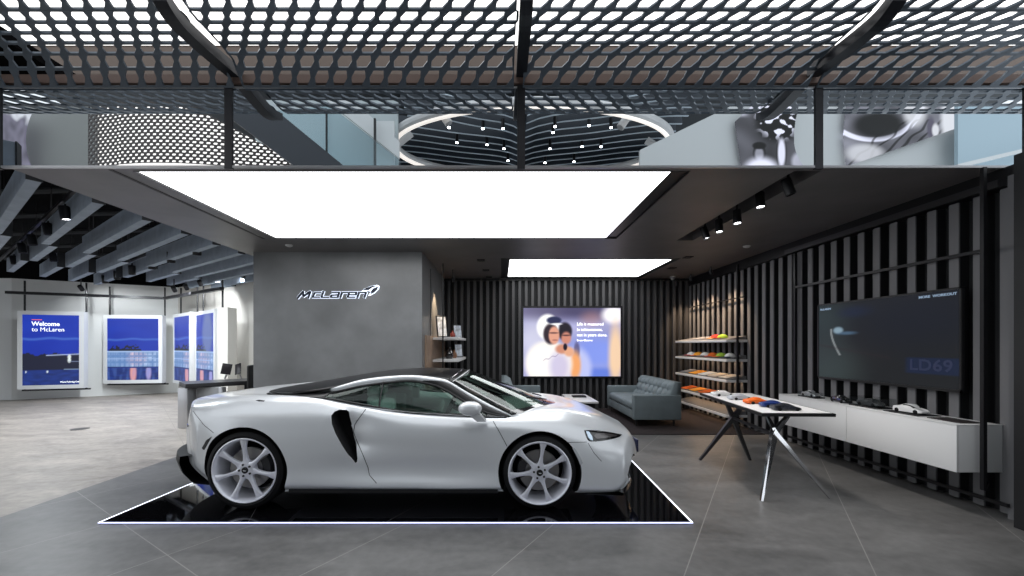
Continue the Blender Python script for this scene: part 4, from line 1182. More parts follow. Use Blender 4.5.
# ---- illuminated sign
sign = empty('wall_sign', (-2.75, YW, CH+.85), 'backlit dark lettering sign with a swoosh mark on the grey wall', 'sign')
sc_ = YW/F
xa, xb = (297.5-VX)*sc_, (368-VX)*sc_; zl = CH+(VY-298.2)*sc_; hl_ = (298.2-292.2)*sc_
M_letter = mat('sign_letter', (.008, .012, .03), .3); M_halo = mat('sign_halo', (.9, .9, .9), .5, emis=(.72, .82, 1.0), es=1.3)
SO = Matrix.Translation(-Vector(sign.location))
GLY = {   # strokes in a 1.3 x 1 box
 'M': (1.55, [((.05, 0), (.42, 1)), ((.42, 1), (.62, .25)), ((.62, .25), (1.22, 1)), ((1.22, 1), (1.22, 0))]),
 'c': (.98, [((.88, .80), (.18, .80)), ((.18, .80), (.10, .14)), ((.10, .14), (.88, .14))]),
 'L': (.98, [((.10, 1.05), (.10, .12)), ((.10, .12), (.92, .12))]),
 'a': (1.08, [((.12, .86), (.90, .86)), ((.90, .86), (.90, .08)), ((.90, .50), (.14, .42)), ((.14, .42), (.14, .12)), ((.14, .12), (.90, .12))]),
 'r': (.78, [((.12, .90), (.12, .05)), ((.12, .84), (.72, .84))]),
 'e': (1.08, [((.92, .14), (.12, .14)), ((.12, .14), (.12, .86)), ((.12, .86), (.92, .86)), ((.92, .86), (.92, .50)), ((.92, .50), (.12, .50))]),
 'n': (1.05, [((.12, .90), (.12, .05)), ((.12, .86), (.88, .86)), ((.88, .86), (.88, .05))])}
tot = sum(GLY[c][0] for c in 'McLaren'); cap_h = (298.2-291.6)*sc_; kx = (xb-xa-.3*cap_h)/tot
def letters(mt, dy, grow, t_, nm):
    cur = 0
    for ch_ in 'McLaren':
        w_, st_ = GLY[ch_]; m = MB()
        for si, (a, b) in enumerate(st_):
            A = Vector((xa+(cur+a[0])*kx+.34*a[1]*cap_h, YW-dy-.0004*si, zl+a[1]*cap_h)); B_ = Vector((xa+(cur+b[0])*kx+.34*b[1]*cap_h, YW-dy-.0004*si, zl+b[1]*cap_h))
            d_ = (B_-A).normalized(); horiz = abs(d_.x) > .9
            th = (cap_h*.20 if horiz else cap_h*.30)+grow*2
            ex_ = d_*(cap_h*.13+grow)
            m.bar(A-ex_*(.6 if horiz else .3), B_+ex_*(.6 if horiz else .3), t_, th, None, up=d_.cross(Vector((0, 1, 0))))
        m.build(nm, mt, sign, M=SO); cur += w_
letters(M_halo, .006, .009, .004, 'letter_halo'); letters(M_letter, .016, .001, .006, 'letter')
def px_poly(pts, y, t, mt, nm, par):
    m = MB(); m.prism([(((x-VX)*y/F), CH+(VY-z)*y/F) for x, z in pts], t, None, Matrix.Translation((0, y, 0))); m.build(nm, mt, par, M=SO)
sw_h = [(361.5,291.2),(364,288.8),(371,285.8),(377,284.8),(379.5,286),(379,289),(375,293),(370,295.8),(368,295.6),(371,292),(369,291)]
sw_l = [(363.5,290),(368,287.6),(374,286),(378,286.2),(377.8,288.4),(374,292),(371.8,293),(373,290),(370,289.4)]
px_poly(sw_h, YW-.012, .006, M_halo, 'swoosh_halo', sign); px_poly([(362.5,290.2),(366,288),(372,285.8),(377,285.6),(372,287.4),(368.5,290)], YW-.03, .010, M_letter, 'swoosh', sign)
px_poly([(371,291),(373.5,288.2),(378,286.6),(377,289.5),(374,292.4),(371,294)], YW-.03, .010, M_letter, 'swoosh', sign)

# ================================================================ BACK SCREEN
def screen_img(u, v):
    return tuple(max(0, q)**2.0 for q in screen_img0(u, v))
def screen_img0(u, v):
    c = (.62+.1*nz(u, v, 3), .62+.1*nz(u, v, 3), .80+.1*nz(u, v, 3))
    c = over(c, (.22, .2, .33), blob(u, v, .55, .97, .5, .14, .8)*.9)
    c = over(c, (.35, .33, .45), blob(u, v, .15, .95, .2, .12, .8)*.7)
    c = over(c, (.75, .5, .45), blob(u, v, .7, .85, .1, .1, .8)*.4)
    c = over(c, (.45, .55, .95), blob(u, v, .75, .35, .28, .25, .6)*.8); c = over(c, (.30, .42, .85), blob(u, v, .78, .02, .35, .10, .5)*.8)
    c = over(c, (1.0, .98, 1.0), blob(u, v, .93, .90, .12, .13, .4))
    c = over(c, (1.0, .82, .62), blob(u, v, .95, .3, .07, .45, .5)*.9)
    c = over(c, (.85, .85, .92), blob(u, v, .10, .55, .15, .25, .8)*.7)
    # second figure
    c = over(c, (.72, .75, .95), blob(u, v, .54, .10, .16, .32, .25)); c = over(c, (.25, .22, .35), blob(u, v, .55, .38, .03, .12, .4)*.7)
    c = over(c, (.95, .62, .38), blob(u, v, .53, .16, .06, .20, .4))
    c = over(c, (.10, .08, .12), blob(u, v, .425, .66, .075, .13, .2)); c = over(c, (.80, .50, .42), blob(u, v, .44, .56, .05, .09, .3))
    c = over(c, (.15, .1, .12), blob(u, v, .44, .60, .045, .012, .5)*.7)
    # first figure: white helmet, dark goggles, overalls
    c = over(c, (1, .97, .93), blob(u, v, .26, .18, .24, .34, .15)); c = over(c, (1, 1, 1), blob(u, v, .20, .22, .17, .25, .4)*.6)
    c = over(c, (.74, .70, .86), blob(u, v, .37, .14, .10, .22, .5)*.75)
    c = over(c, (1, 1, 1), blob(u, v, .25, .72, .115, .19, .15)); c = over(c, (.16, .12, .16), blob(u, v, .28, .62, .075, .15, .2))
    c = over(c, (.88, .60, .50), blob(u, v, .315, .60, .055, .13, .2)); c = over(c, (.2, .13, .15), blob(u, v, .31, .635, .05, .012, .5)*.7); c = over(c, (.6, .35, .32), blob(u, v, .325, .53, .03, .012, .5)*.7)
    c = over(c, (.12, .14, .28), blob(u, v, .315, .82, .075, .055, .25)); c = over(c, (1, 1, 1), blob(u, v, .34, .765, .06, .015, .4)*.9)
    # hands and microphone
    c = over(c, (.80, .52, .42), blob(u, v, .40, .40, .07, .07, .35)); c = over(c, (.9, .64, .5), blob(u, v, .47, .36, .05, .07, .35)); c = over(c, (.08, .06, .12), blob(u, v, .43, .43, .02, .05, .3))
    c = over(c, (.3, .2, .4), (1-sstep(0, .010, abs((u-.20)*.55-(v-.19)*1.0+.04+.01*math.sin(u*90))))*(.2 < u < .36)*.5)
    return c
scr = empty('video_wall', (1.7, YB-.10, CH+.05), 'large lit video screen with two people in racing overalls on the back wall', 'screen')
ys_ = YB-.115; k_ = ys_/F
x0, x1 = (523.5-VX)*k_, (620.5-VX)*k_; z0, z1 = CH+(VY-376.3)*k_, CH+(VY-308)*k_
O = Matrix.Translation(-Vector(scr.location))
m = MB(); m.box(x0-.05, x1+.05, ys_+.004, ys_+.03, z0-.05, z1+.05); m.build('housing', M_blkmet, scr, M=O)
picture('display', x1-x0, z1-z0, 190, 140, screen_img, emit_attr('screen_glow', 1.05), scr, O @ Matrix.Translation((x0, ys_, z0)))
M_scrtxt = mat('screen_text', (.9, .9, .9), .5, emis=(1, 1, 1), es=1.3)
for i, t_ in enumerate(('Life is measured', 'in achievement,', 'not in years alone.', 'Bruce McLaren')):
    hgt = .095 if i < 3 else .06
    text_mesh(t_, hgt, 'caption', M_scrtxt, scr, .001, .001, 0, O @ Matrix.Translation((x0+(x1-x0)*.55, ys_-.003, z0+(z1-z0)*(.745-.08*i+(.01 if i == 3 else 0)))), 1, 1)

# ================================================================ SOFAS
M_sofa = mat('grey_velvet', (.155, .19, .205), .75, noise_amt=.10, noise_scale=5, bump=.1, bump_scale=150)
M_sofad = mat('sofa_dark_leg', (.01, .01, .01), .4)
def sofa(flip, x_in, y0, y1, label):
    # local: x from 0 (front) to .86 (back), y along the length
    e = empty('sofa', (x_in, y0, .012), label, 'sofa')
    if flip: e.scale = (-1, 1, 1)
    Ln = y1-y0
    m = MB(); m.rbox(0, .86, .0, .14, .12, .57, .02); m.build('armrest', M_sofa, e)
    m = MB(); m.rbox(0, .86, Ln-.14, Ln, .12, .57, .02); m.build('armrest', M_sofa, e)
    m = MB(); m.rbox(.02, .80, .14, Ln-.14, .12, .28, .015); m.build('base', M_sofa, e)
    m = MB(); m.rbox(.0, .66, .15, Ln-.15, .285, .43, .05, seg=4); m.build('seat_cushion', M_sofa, e)
    # tufted back: raked, puffed between buttons
    rows = []; nb = 8; nr_ = 3; NJ = nb*8; NI = 22
    for i in range(NI+1):
        v = i/NI; row = []
        for j in range(NJ+1):
            u = j/NJ
            zz = .36+.44*v; xx = .60+.16*v
            bump_ = abs(math.sin(PI*nb*u*1.0+(PI/2 if int(v*nr_) % 2 else 0)))**.5*abs(math.sin(PI*nr_*v))**.5
            edge = min(1, min(u, 1-u)*20, min(v, 1-v)*9+.0)
            row.append(Vector((xx-.05*bump_*edge-.02*edge, .03+(Ln-.06)*u, zz)))
        rows.append(row)
    back = [[Vector((.84+.03*(i/NI), .03+(Ln-.06)*j/NJ, .36+.44*i/NI)) for j in range(NJ+1)] for i in range(NI+1)]
    m = MB(); m.grid(rows); m.grid(back); m.grid([rows[-1], back[-1]]); m.grid([rows[0], back[0]])
    m.grid([[r[0] for r in rows], [r[0] for r in back]]); m.grid([[r[-1] for r in rows], [r[-1] for r in back]])
    bk = weld(m.build('backrest', M_sofa, e))
    mb_ = MB()
    for r_ in range(2):
        for q in range(nb-1):
            u = (q+1)/nb if r_ == 0 else (q+.5)/nb
            v = (r_+1)/nr_
            mm_ = MB(); mm_.lathe([(0, .008), (.010, .005), (.014, 0)], 10, None, Matrix.Translation((.60+.16*v-.022, .03+(Ln-.06)*u, .36+.44*v)) @ Matrix.Rotation(-PI/2, 4, 'Y'))
            mm_.build('button', M_sofad, bk)
    for a in (.08, .76):
        for b_ in (.10, Ln-.10):
            m = MB(); m.cyl((a, b_, .0), (a, b_, .12), .018, 10); m.build('leg', M_sofad, e)
    return e
sofa(False, 2.42, 7.42, 9.30, 'grey tufted velvet sofa at right of the coffee table, facing left')
sofa(True, .90, 7.42, 9.30, 'grey tufted velvet sofa half hidden behind the car bonnet, facing right')
ct = empty('coffee_table', (1.66, 8.65, .012), 'low white coffee table between the two grey sofas', 'table')
m = MB(); m.rbox(-.27, .27, -.62, .62, .33, .37, .006); m.build('tabletop', M_lacq, ct)
m = MB(); m.rbox(-.2, .2, -.5, .5, .03, .33, .01); m.build('base', M_matblk, ct)
m = MB(); m.rbox(-.14, .14, -.10, .10, .0, .03, .004); o = m.build('magazine', M_matblk); o.location = (1.68, 8.75, .385); tag(o, 'dark magazine lying on the white coffee table', 'magazine')

# ================================================================ RIGHT WALL
# TV
tv = empty('television', (4.37, 4.76, 1.0), 'large flat television showing a dark car headlight clip on the slatted right wall', 'television')
O = Matrix.Translation(-Vector(tv.location))
TY0, TY1, TZ0, TZ1 = 3.88, 5.64, CH-.455, CH+.552
m = MB(); m.rbox(4.365, 4.415, TY0, TY1, TZ0, TZ1, .006); m.build('housing', M_blkmet, tv, M=O)
m = MB(); b_ = .018
m.box(4.355, 4.366, TY0, TY1, TZ0, TZ0+b_*1.6); m.box(4.355, 4.366, TY0, TY1, TZ1-b_, TZ1); m.box(4.355, 4.366, TY0, TY0+b_, TZ0, TZ1); m.box(4.355, 4.366, TY1-b_, TY1, TZ0, TZ1)
m.build('bezel', mat('tv_bezel', (.015, .015, .016), .3), tv, M=O)
def tv_img(u, v):   # u from the far edge (left in view) to the near edge
    c = (.020, .023, .028)
    c = over(c, (.045, .07, .08), blob(u, v, .02, .8, .22, .25, .9)); c = over(c, (.07, .10, .10), blob(u, v, .05, .12, .25, .28, .95)); c = over(c, (.05, .07, .08), blob(u, v, .02, .4, .2, .4, .9)*.7)
    c = over(c, (.02, .035, .09), blob(u, v, .33, .87, .12, .06, .8)*.9); c = over(c, (.015, .02, .04), blob(u, v, .75, .75, .4, .3, .9)*.7)
    c = over(c, (.45, .65, .80), blob(u, v, .185, .64, .042, .042, .4)); c = over(c, (.15, .28, .45), blob(u, v, .26, .60, .07, .018, .8)*.8)
    s_ = (v-.30)/.36
    if 0 < s_ < 1.0:
        xc_ = .205-.085*math.sin(min(1, s_*1.02)*PI*.5)+.0
        c = over(c, (.45, .50, .52), (1-sstep(.005, .013, abs(u-xc_)))*.9)
    c = over(c, (.05, .03, .04), (1-sstep(0, .03, abs(v-.42+.25*(u-.1))))*.4*(u < .6))
    if .68 < u and .14 < v < .31: c = over(c, (.015, .03, .085), sstep(.68, .72, u)*.9)
    return c
M_rw = Matrix(((0, -1, 0, 0), (-1, 0, 0, 0), (0, 0, 1, 0), (0, 0, 0, 1)))   # picture x -> -Y, faces -X
def onwall(x, yfar, z): return Matrix.Translation((x, yfar, z)) @ Matrix.Rotation(-PI/2, 4, 'Z')
picture('display', TY1-TY0-2*b_, TZ1-TZ0-2.6*b_, 120, 70, tv_img, emit_attr('tv_glow', .5, .012), tv, O @ onwall(4.362, TY1-b_, TZ0+1.6*b_))
M_tvtxt = mat('tv_text', (.1, .1, .1), .5, emis=(.35, .5, .7), es=.6); M_tvtxt2 = mat('tv_text_dim', (.01, .01, .01), .5, emis=(.02, .035, .09), es=1.0)
text_mesh('McLAREN', .035, 'caption', M_tvtxt, tv, .001, .001, 0, O @ onwall(4.360, TY1-.045, TZ1-.085), 1, 1.2)
text_mesh('MORE  WORKOUT', .035, 'caption', M_tvtxt, tv, .001, .001, 0, O @ onwall(4.360, TY0+.40, TZ1-.07), 1, 1.2)
text_mesh('LD69', .16, 'number_plate_text', mat('tv_text_mid', (.01, .01, .01), .5, emis=(.016, .026, .085), es=.6), tv, .001, .003, 0, O @ onwall(4.360, TY0+.50, TZ0+.195), 1.05, 1.15)

# console
con = empty('wall_console', (4.2, 4.76, 0), 'long white wall-hung console cabinet below the television', 'cabinet')
O = Matrix.Translation(-Vector(con.location))
CX0, CX1, CY0, CY1, CZ0, CZ1 = 4.01, 4.415, 3.61, 5.91, CH-1.12, CH-.70
m = MB(); m.rbox(CX0+.02, CX1, CY0, CY1, CZ0, CZ1-.012, .003, seg=2); m.build('carcass', M_lacq, con, M=O)
m = MB(); m.rbox(CX0, CX1, CY0-.002, CY1, CZ1-.012, CZ1, .003, seg=2); m.build('top_panel', M_lacq, con, M=O)
for a, b in ((CY0, 4.757), (4.763, CY1)):
    m = MB(); m.rbox(CX0, CX0+.02, a, b, CZ0, CZ1-.014, .002, seg=2); m.build('door', M_lacq, con, M=O)
# hanging rod frame in front of the wall
def rod_frame(name, pts_list, w_, label, cat):
    e = empty(name, pts_list[0][1], label, cat); O_ = Matrix.Translation(-Vector(e.location))
    for nm, p, q in pts_list:
        m = MB(); m.bar(p, q, w_, w_); m.build(nm, M_blkmet, e, M=O_)
    return e
rod_frame('hanging_rod_stand', [('upright', (4.17, 3.545, .24), (4.17, 3.545, ZC-.02)), ('rail', (4.38, 3.72, CH+.855), (4.38, 6.10, CH+.855)), ('upright', (4.38, 6.10, .30), (4.38, 6.10, CH+1.36)), ('foot', (4.17, 3.545, .25), (4.38, 3.70, .25)), ('arm', (4.17, 3.545, CH+.855), (4.38, 3.72, CH+.855))], .030, 'black metal rod frame hanging in front of the television wall', 'frame')
m = MB(); m.bar((4.33, 6.2, .12), (4.33, 3.5, .12), .025, .03); tag(m.build('floor_rail', M_blkmet), 'thin black rail low along the slatted right wall', 'rail')

# scale model cars
def model_car(loc, rz, label, group, body_m, L_=.20, trim=M_matblk, cat='model car'):
    e = empty('model_car', loc, label, cat, group, rz)
    k = L_/.20; rows = []
    st = [(-.100,.030,.010,.030,.030),(-.092,.040,.008,.042,.043),(-.06,.044,.006,.046,.050),(-.03,.044,.006,.047,.062),(0,.043,.006,.045,.067),(.025,.043,.006,.042,.060),(.05,.044,.006,.038,.042),(.08,.042,.007,.030,.031),(.098,.030,.010,.022,.022)]
    fine_ = cr_n([tuple(s_) for s_ in st], 25)
    for x_, w_, zb_, zs, zt in fine_:
        ring_ = []
        for a_, z_ in ((0, zb_), (w_, zb_+.002), (w_*1.02, (zb_+zs)/2), (w_*.93, zs), (w_*.62, (zs+zt)/2+.002), (w_*.50, zt-.001), (0, zt)):
            ring_.append((a_, z_))
        full = [Vector((x_*k, -a_*k, z_*k)) for a_, z_ in ring_]+[Vector((x_*k, a_*k, z_*k)) for a_, z_ in ring_[-2:0:-1]]
        rows.append(full)
    m = MB(); m.grid(rows, closed_u=True); m.add(rows[0], [tuple(range(len(rows[0])))]); m.add(rows[-1], [tuple(range(len(rows[0])))])
    m.build('body', body_m, e)
    rows = []
    for x_, w_, zb_, zs, zt in fine_[9:19]:
        rows.append([Vector((x_*k, a_*k, z_*k)) for a_, z_ in ((-w_*.86, zs+.001), (-w_*.60, (zs+zt)/2+.005), (0, zt-.004), (w_*.60, (zs+zt)/2+.005), (w_*.86, zs+.001))])
    m = MB(); m.grid(rows); m.build('windows', trim, e)
    for sx in (-.062, .062):
        for sy in (-1, 1):
            m = MB(); m.lathe([(0, .006*k), (.009*k, .006*k), (.015*k, .004*k), (.015*k, -.006*k), (0, -.006*k)], 16, None, Matrix.Translation((sx*k, sy*.041*k, .015*k)) @ Matrix.Rotation(PI/2, 4, 'X')); m.build('wheel', M_tyre, e)
    return e
def case(x0, x1, y0, y1, z, h, label):
    e = empty('display_case', ((x0+x1)/2, (y0+y1)/2, z), label, 'display case', 'clear display cases on the console')
    a, b = (x1-x0)/2, (y1-y0)/2
    m = MB(); m.box(-a, a, -b, b, 0, .012); m.build('plinth', M_matblk, e)
    m = MB(); t = .002
    m.box(-a, -a+t, -b, b, .012, h); m.box(a-t, a, -b, b, .012, h); m.box(-a+t, a-t, -b, -b+t, .012, h); m.box(-a+t, a-t, b-t, b, .012, h); m.box(-a, a, -b, b, h, h+t)
    m.build('clear_cover', glass_mat('acrylic', (.93, .94, .94), 1.0), e)
cz = CZ1
case(4.10, 4.24, 5.36, 5.66, cz, .07, 'clear case holding a silver model car at the far end of the console'); model_car((4.17, 5.51, cz+.012), -PI/2, 'silver model car inside the far clear case on the console', 'model cars on the console', mat('model_silver', (.45, .46, .48), .3, .5), .24)
model_car((4.17, 5.02, cz), -PI/2-.15, 'black model car standing uncovered on the console', 'model cars on the console', M_black, .26)
case(4.09, 4.30, 4.46, 4.82, cz, .11, 'clear case holding a dark model car in the middle of the console'); model_car((4.19, 4.64, cz+.012), -PI/2, 'dark grey model car inside the middle clear case on the console', 'model cars on the console', mat('model_grey', (.08, .085, .09), .3, .4), .27)
m = MB(); m.rbox(4.08, 4.32, 4.02, 4.38, cz, cz+.008, .003); tag(m.build('display_mat', M_matblk), 'thin black base plate under the white model car on the console', 'base plate')
model_car((4.20, 4.20, cz+.008), -PI/2+.1, 'white model car on a black base plate on the console', 'model cars on the console', mat('model_white', (.8, .8, .8), .25, 0, 1.0), .28)
m = MB(); m.rbox(4.10, 4.30, 3.66, 3.95, cz, cz+.008, .003); tag(m.build('black_tray', mat('tray_black', (.02, .015, .015), .6)), 'flat black tray at the near end of the console', 'tray')

# ---- trestle table
tb = empty('display_table', (2.98, 4.8, 0), 'white display table with black edge on crossed metal legs', 'table')
O = Matrix.Translation(-Vector(tb.location))
zt = .82
T = [(2.56, 4.02), (3.27, 4.00), (3.50, 5.72), (2.79, 5.74)]
def top_poly(T_, z0_, z1_, mt, nm, sh=0):
    cx_ = sum(p[0] for p in T_)/4; cy_ = sum(p[1] for p in T_)/4
    q = [(cx_+(x-cx_)*(1-sh), cy_+(y-cy_)*(1-sh*.6)) for x, y in T_]
    m = MB(); m.add([(x, y, z0_) for x, y in q]+[(x, y, z1_) for x, y in q], [(3, 2, 1, 0), (4, 5, 6, 7), (0, 1, 5, 4), (1, 2, 6, 5), (2, 3, 7, 6), (3, 0, 4, 7)]); m.build(nm, mt, tb, M=O)
top_poly(T, zt-.03, zt, M_matblk, 'edge_frame'); top_poly(T, zt, zt+.002, mat('table_white', (.76, .76, .76), .35), 'tabletop', .06)
def member(pts, mt):
    m = MB(); rows = []
    for (p, w_, h_), d_ in zip(pts, [Vector(pts[1][0])-Vector(pts[0][0]), Vector(pts[2][0])-Vector(pts[0][0]), Vector(pts[2][0])-Vector(pts[1][0])]):
        p = Vector(p); s_ = d_.normalized().cross(Vector((0, 1, 0))).normalized(); u_ = Vector((0, 1, 0))
        rows.append([p+s_*w_*a+u_*h_*b for a, b in ((-1, -1), (1, -1), (1, 1), (-1, 1))])
    m.grid(rows, closed_u=True, smooth=False); m.add(rows[0], [(0, 1, 2, 3)]); m.add(rows[-1], [(0, 1, 2, 3)])
    m.build('leg', mt, tb, M=O)
member([((2.50, 3.93, 0), .012, .012), ((2.72, 4.08, .62), .030, .024), ((2.93, 4.16, .79), .014, .014)], M_chrome)
member([((3.20, 3.98, 0), .008, .010), ((2.72, 4.06, .62), .020, .018), ((2.72, 4.20, .79), .014, .014)], M_chrome)
member([((2.585, 5.32, 0), .014, .014), ((2.98, 5.24, .57), .030, .024), ((3.10, 5.18, .79), .016, .016)], M_dsteel)
member([((3.236, 5.32, 0), .014, .014), ((2.98, 5.26, .57), .028, .020), ((2.84, 5.18, .79), .016, .016)], M_dsteel)
m = MB(); m.bar((2.73, 4.10, .60), (2.97, 5.22, .56), .026, .03); m.build('stretcher', M_dsteel, tb, M=O)
zt += .002
def mc(x_, y_): return (x_, y_, zt)
for (x_, y_, lab_, m_) in ((2.93, 5.42, 'white model car at the far end of the white table', mat('model_white', (.8, .8, .8), .25)), (2.94, 5.05, 'pale grey model car on the white table, second from the far end', mat('model_pale', (.42, .44, .48), .35)),
                       (2.93, 4.70, 'bright orange model car on the white table', mat('model_orange', (.75, .13, .015), .35)), (2.95, 4.43, 'royal blue model car on the white table', mat('model_blue', (.012, .03, .14), .3)), (2.93, 4.22, 'black speckled model car nearest the camera on the white table', mat('model_black', (.02, .022, .03), .3, noise_amt=.9, noise_scale=60))):
    model_car(mc(x_, y_), .12 if y_ > 4.6 else -.1, lab_, 'model cars on the white table', m_, .27, trim=m_).scale.z = .8

# ---- accessory shelves on the right wall
random.seed(11)
shz = [1.585, 1.235, .865, .50, .24]
rk = empty('wall_shelving', (4.2, 8.35, 0), 'wall shelving of white sloped shelves with black uprights in front of warm lit slats', 'shelves')
O = Matrix.Translation(-Vector(rk.location))
for z_ in shz:
    m = MB(); m.rbox(4.03, 4.41, 7.32, 9.45, z_-.045, z_, .003, seg=2); sh_ = m.build('shelf', M_lacq, rk, M=O)
    m = MB(); m.add([(4.05, 7.34, z_+.001), (4.05, 9.43, z_+.001), (4.40, 9.43, z_+.07), (4.40, 7.34, z_+.07), (4.40, 7.34, z_+.001), (4.40, 9.43, z_+.001)], [(0, 1, 2, 3), (3, 2, 5, 4), (0, 3, 4), (1, 5, 2), (0, 4, 5, 1)])
    m.build('sloped_tray', mat('tray_grey', (.14, .14, .145), .6), sh_, M=O)
for z_ in shz[1:]:
    m = MB(); m.bar((4.32, 7.5, z_-.047), (4.32, 9.40, z_-.047), .02, .003); m.build('light_strip', mat('warm_led', (.9, .9, .9), .5, emis=(1.0, .66, .40), es=16.0), rk, M=O)
m = MB(); m.bar((4.22, 7.30, .15), (4.22, 7.30, ZC-.12), .03, .03); m.build('upright', M_blkmet, rk, M=O)
m = MB(); m.bar((4.35, 7.30, CH+.86), (4.35, 9.5, CH+.86), .022, .022); m.build('rail', M_blkmet, rk, M=O)
gc = {'orange': (.72, .14, .015), 'white': (.75, .74, .72), 'red': (.55, .03, .02), 'lime': (.35, .55, .05), 'navy': (.02, .03, .10), 'amber': (.85, .35, .03), 'grey': (.25, .25, .26), 'cream': (.75, .62, .48), 'black': (.015, .015, .018)}
def cap(x_, y_, z_, cn, cn2, label, group):
    e = empty('baseball_hat', (x_, y_, z_), label, 'cap', group, random.uniform(-.3, .3))
    m = MB(); rows = []
    for i in range(7):
        a = PI/2*i/6; rows.append([Vector((.10*math.cos(a)*math.cos(t), .085*math.cos(a)*math.sin(t), .075*math.sin(a))) for t in [2*PI*k/16 for k in range(16)]])
    m.grid(rows, closed_u=True); m.build('crown', mat('cloth_'+cn, gc[cn], .8), e)
    rows = [[Vector((-.07-.11*r*math.cos(t), .08*math.sin(t), .012-.012*r)) for t in [-PI/2+PI*k/8 for k in range(9)]] for r in (.2, .6, 1.0)]
    m = MB(); m.grid(rows); o = m.build('peak', mat('cloth_'+cn2, gc[cn2], .8), e); o.modifiers.new('s', 'SOLIDIFY').thickness = .004
def booklet(x_, y_, z_, w_, l_, cn, label, group, tilt=.19, nm='folded_shirt', cat='shirt'):
    e = empty(nm, (x_, y_, z_), label, cat, group)
    m = MB(); m.rbox(-w_/2, w_/2, -l_/2, l_/2, 0, .02, .008, M=Matrix.Rotation(-tilt, 4, 'Y')); m.build('cloth', mat('cloth_'+cn, gc[cn], .8), e)
    m = MB(); m.rbox(-w_*.2, w_*.2, -l_*.25, l_*.25, .019, .027, .003, M=Matrix.Rotation(-tilt, 4, 'Y')); m.build('fold', mat('cloth_'+cn, gc[cn], .8), e)
posw = ['nearest the camera', 'second from the camera', 'third from the camera', 'fourth from the camera', 'fifth from the camera', 'sixth from the camera']
for i, (c1_, c2_) in enumerate((('lime', 'red'), ('red', 'amber'))):
    cap(4.20, 7.75+.26*i, 1.62, c1_, c2_, '%s cap on the top right-hand shelf, %s' % (c1_, posw[i]), 'caps on the top right shelf')
booklet(4.22, 8.6, 1.62, .30, .5, 'grey', 'grey folded shirt on the top right-hand shelf', 'clothes on the right shelves')
for i, (c1_, c2_) in enumerate((('white', 'navy'), ('lime', 'orange'), ('orange', 'red'), ('white', 'grey'), ('amber', 'orange'), ('white', 'red'))):
    cap(4.20, 7.50+.30*i, 1.27, c1_, c2_, '%s cap with %s peak on the second right-hand shelf, %s' % (c1_, c2_, posw[i]), 'caps on the second right shelf')
for i, c1_ in enumerate(('cream', 'cream', 'white', 'amber', 'grey')):
    booklet(4.21, 7.55+.40*i, .905, .26, .28, c1_, '%s folded shirt on the third right-hand shelf, %s' % (c1_, posw[i]), 'clothes on the right shelves')
for i, c1_ in enumerate(('cream', 'grey', 'orange', 'amber', 'orange')):
    booklet(4.21, 7.55+.40*i, .54, .26, .26, c1_, '%s folded shirt on the fourth right-hand shelf, %s' % (c1_, posw[i]), 'clothes on the right shelves')

# ---- left niche shelves on the side of the logo block
ns = empty('niche_shelving', (-1.05, 8.6, 0), 'white shelves with a slim black upright on the side of the grey logo block', 'shelves')
O = Matrix.Translation(-Vector(ns.location))
for z_ in (1.64, 1.22, .93):
    m = MB(); m.rbox(XN+.035, -.78, 7.72, 9.45, z_-.05, z_, .004, seg=2); m.build('shelf', M_lacq, ns, M=O)
m = MB(); m.bar((XN+.02, 7.60, .1), (XN+.02, 7.60, 2.9), .012, .012); m.bar((-1.05, 7.56, .1), (-1.05, 7.56, ZC-.05), .022, .022); m.build('upright', M_blkmet, ns, M=O)
m = MB(); m.box(XN+.001, XN+.03, 7.1, 9.5, .3, 1.66); struct(m.build('trim_6', mat('walnut_panel', (.30, .21, .15), .4, noise_amt=.2, noise_scale=8)), 'warm timber panel behind the niche shelves')
def framed(x_, y_, z_, w_, h_, label, col):
    e = empty('picture_frame', (x_, y_, z_), label, 'picture frame', 'framed pictures on the niche shelves', .9)
    R_ = Matrix.Rotation(-.12, 4, 'X')
    m = MB(); m.rbox(-w_/2, w_/2, -.01, .01, 0, h_, .004, M=R_); m.build('frame', M_matblk, e)
    m = MB(); m.box(-w_/2+.02, w_/2-.02, -.013, -.0105, .02, h_-.02, M=R_); m.build('print', col, e)
m_print = mat('pale_print', (.55, .6, .66), .4, noise_amt=.6, noise_scale=8)
framed(-1.12, 8.0, 1.64, .26, .42, 'tall framed picture leaning on the top niche shelf', m_print)
framed(-.93, 9.1, 1.64, .26, .30, 'small framed picture at the far end of the top niche shelf', m_print)
framed(-.90, 9.0, 1.22, .24, .30, 'framed picture on the lower niche shelf', m_print)
def vase(x_, y_, z_, label, mt, s=1.0):
    m = MB(); m.lathe([(0, 0), (.05*s, 0), (.07*s, .05*s), (.055*s, .12*s), (.025*s, .15*s), (.03*s, .19*s), (0, .19*s)], 20)
    o = m.build('ornament', mt); o.location = (x_, y_, z_); tag(o, label, 'ornament', 'ornaments on the niche shelves')
vase(-.98, 8.55, 1.64, 'small dark red ornament on the top niche shelf', mat('orn_red', (.12, .02, .02), .3), .8)
vase(-1.0, 8.1, 1.22, 'black vase on the lower niche shelf, nearest the camera', M_black, 1.2)
vase(-.95, 8.5, 1.22, 'small brown ornament on the lower niche shelf', mat('orn_brown', (.25, .12, .06), .4), .9)
spot_head('niche_spotlight', Vector((-.93, 8.1, 2.78)), (-.45, .1, -1), 'small lit spotlight above the left niche shelves', None, .035, .09, lamp=110, col=(1, .72, .45), stem=.2)
for i, yy in enumerate((7.7, 8.5, 9.2)):
    spot_head('shelf_spotlight', Vector((3.95, yy, 2.86)), (.35, .05, -1), 'small black ceiling spotlight over the accessory shelves, %s' % posw[i], 'spotlights over the accessory shelves', .03, .08, lamp=120, col=(1, .70, .45), cone=80, glow=(i == 1), stem=.1)

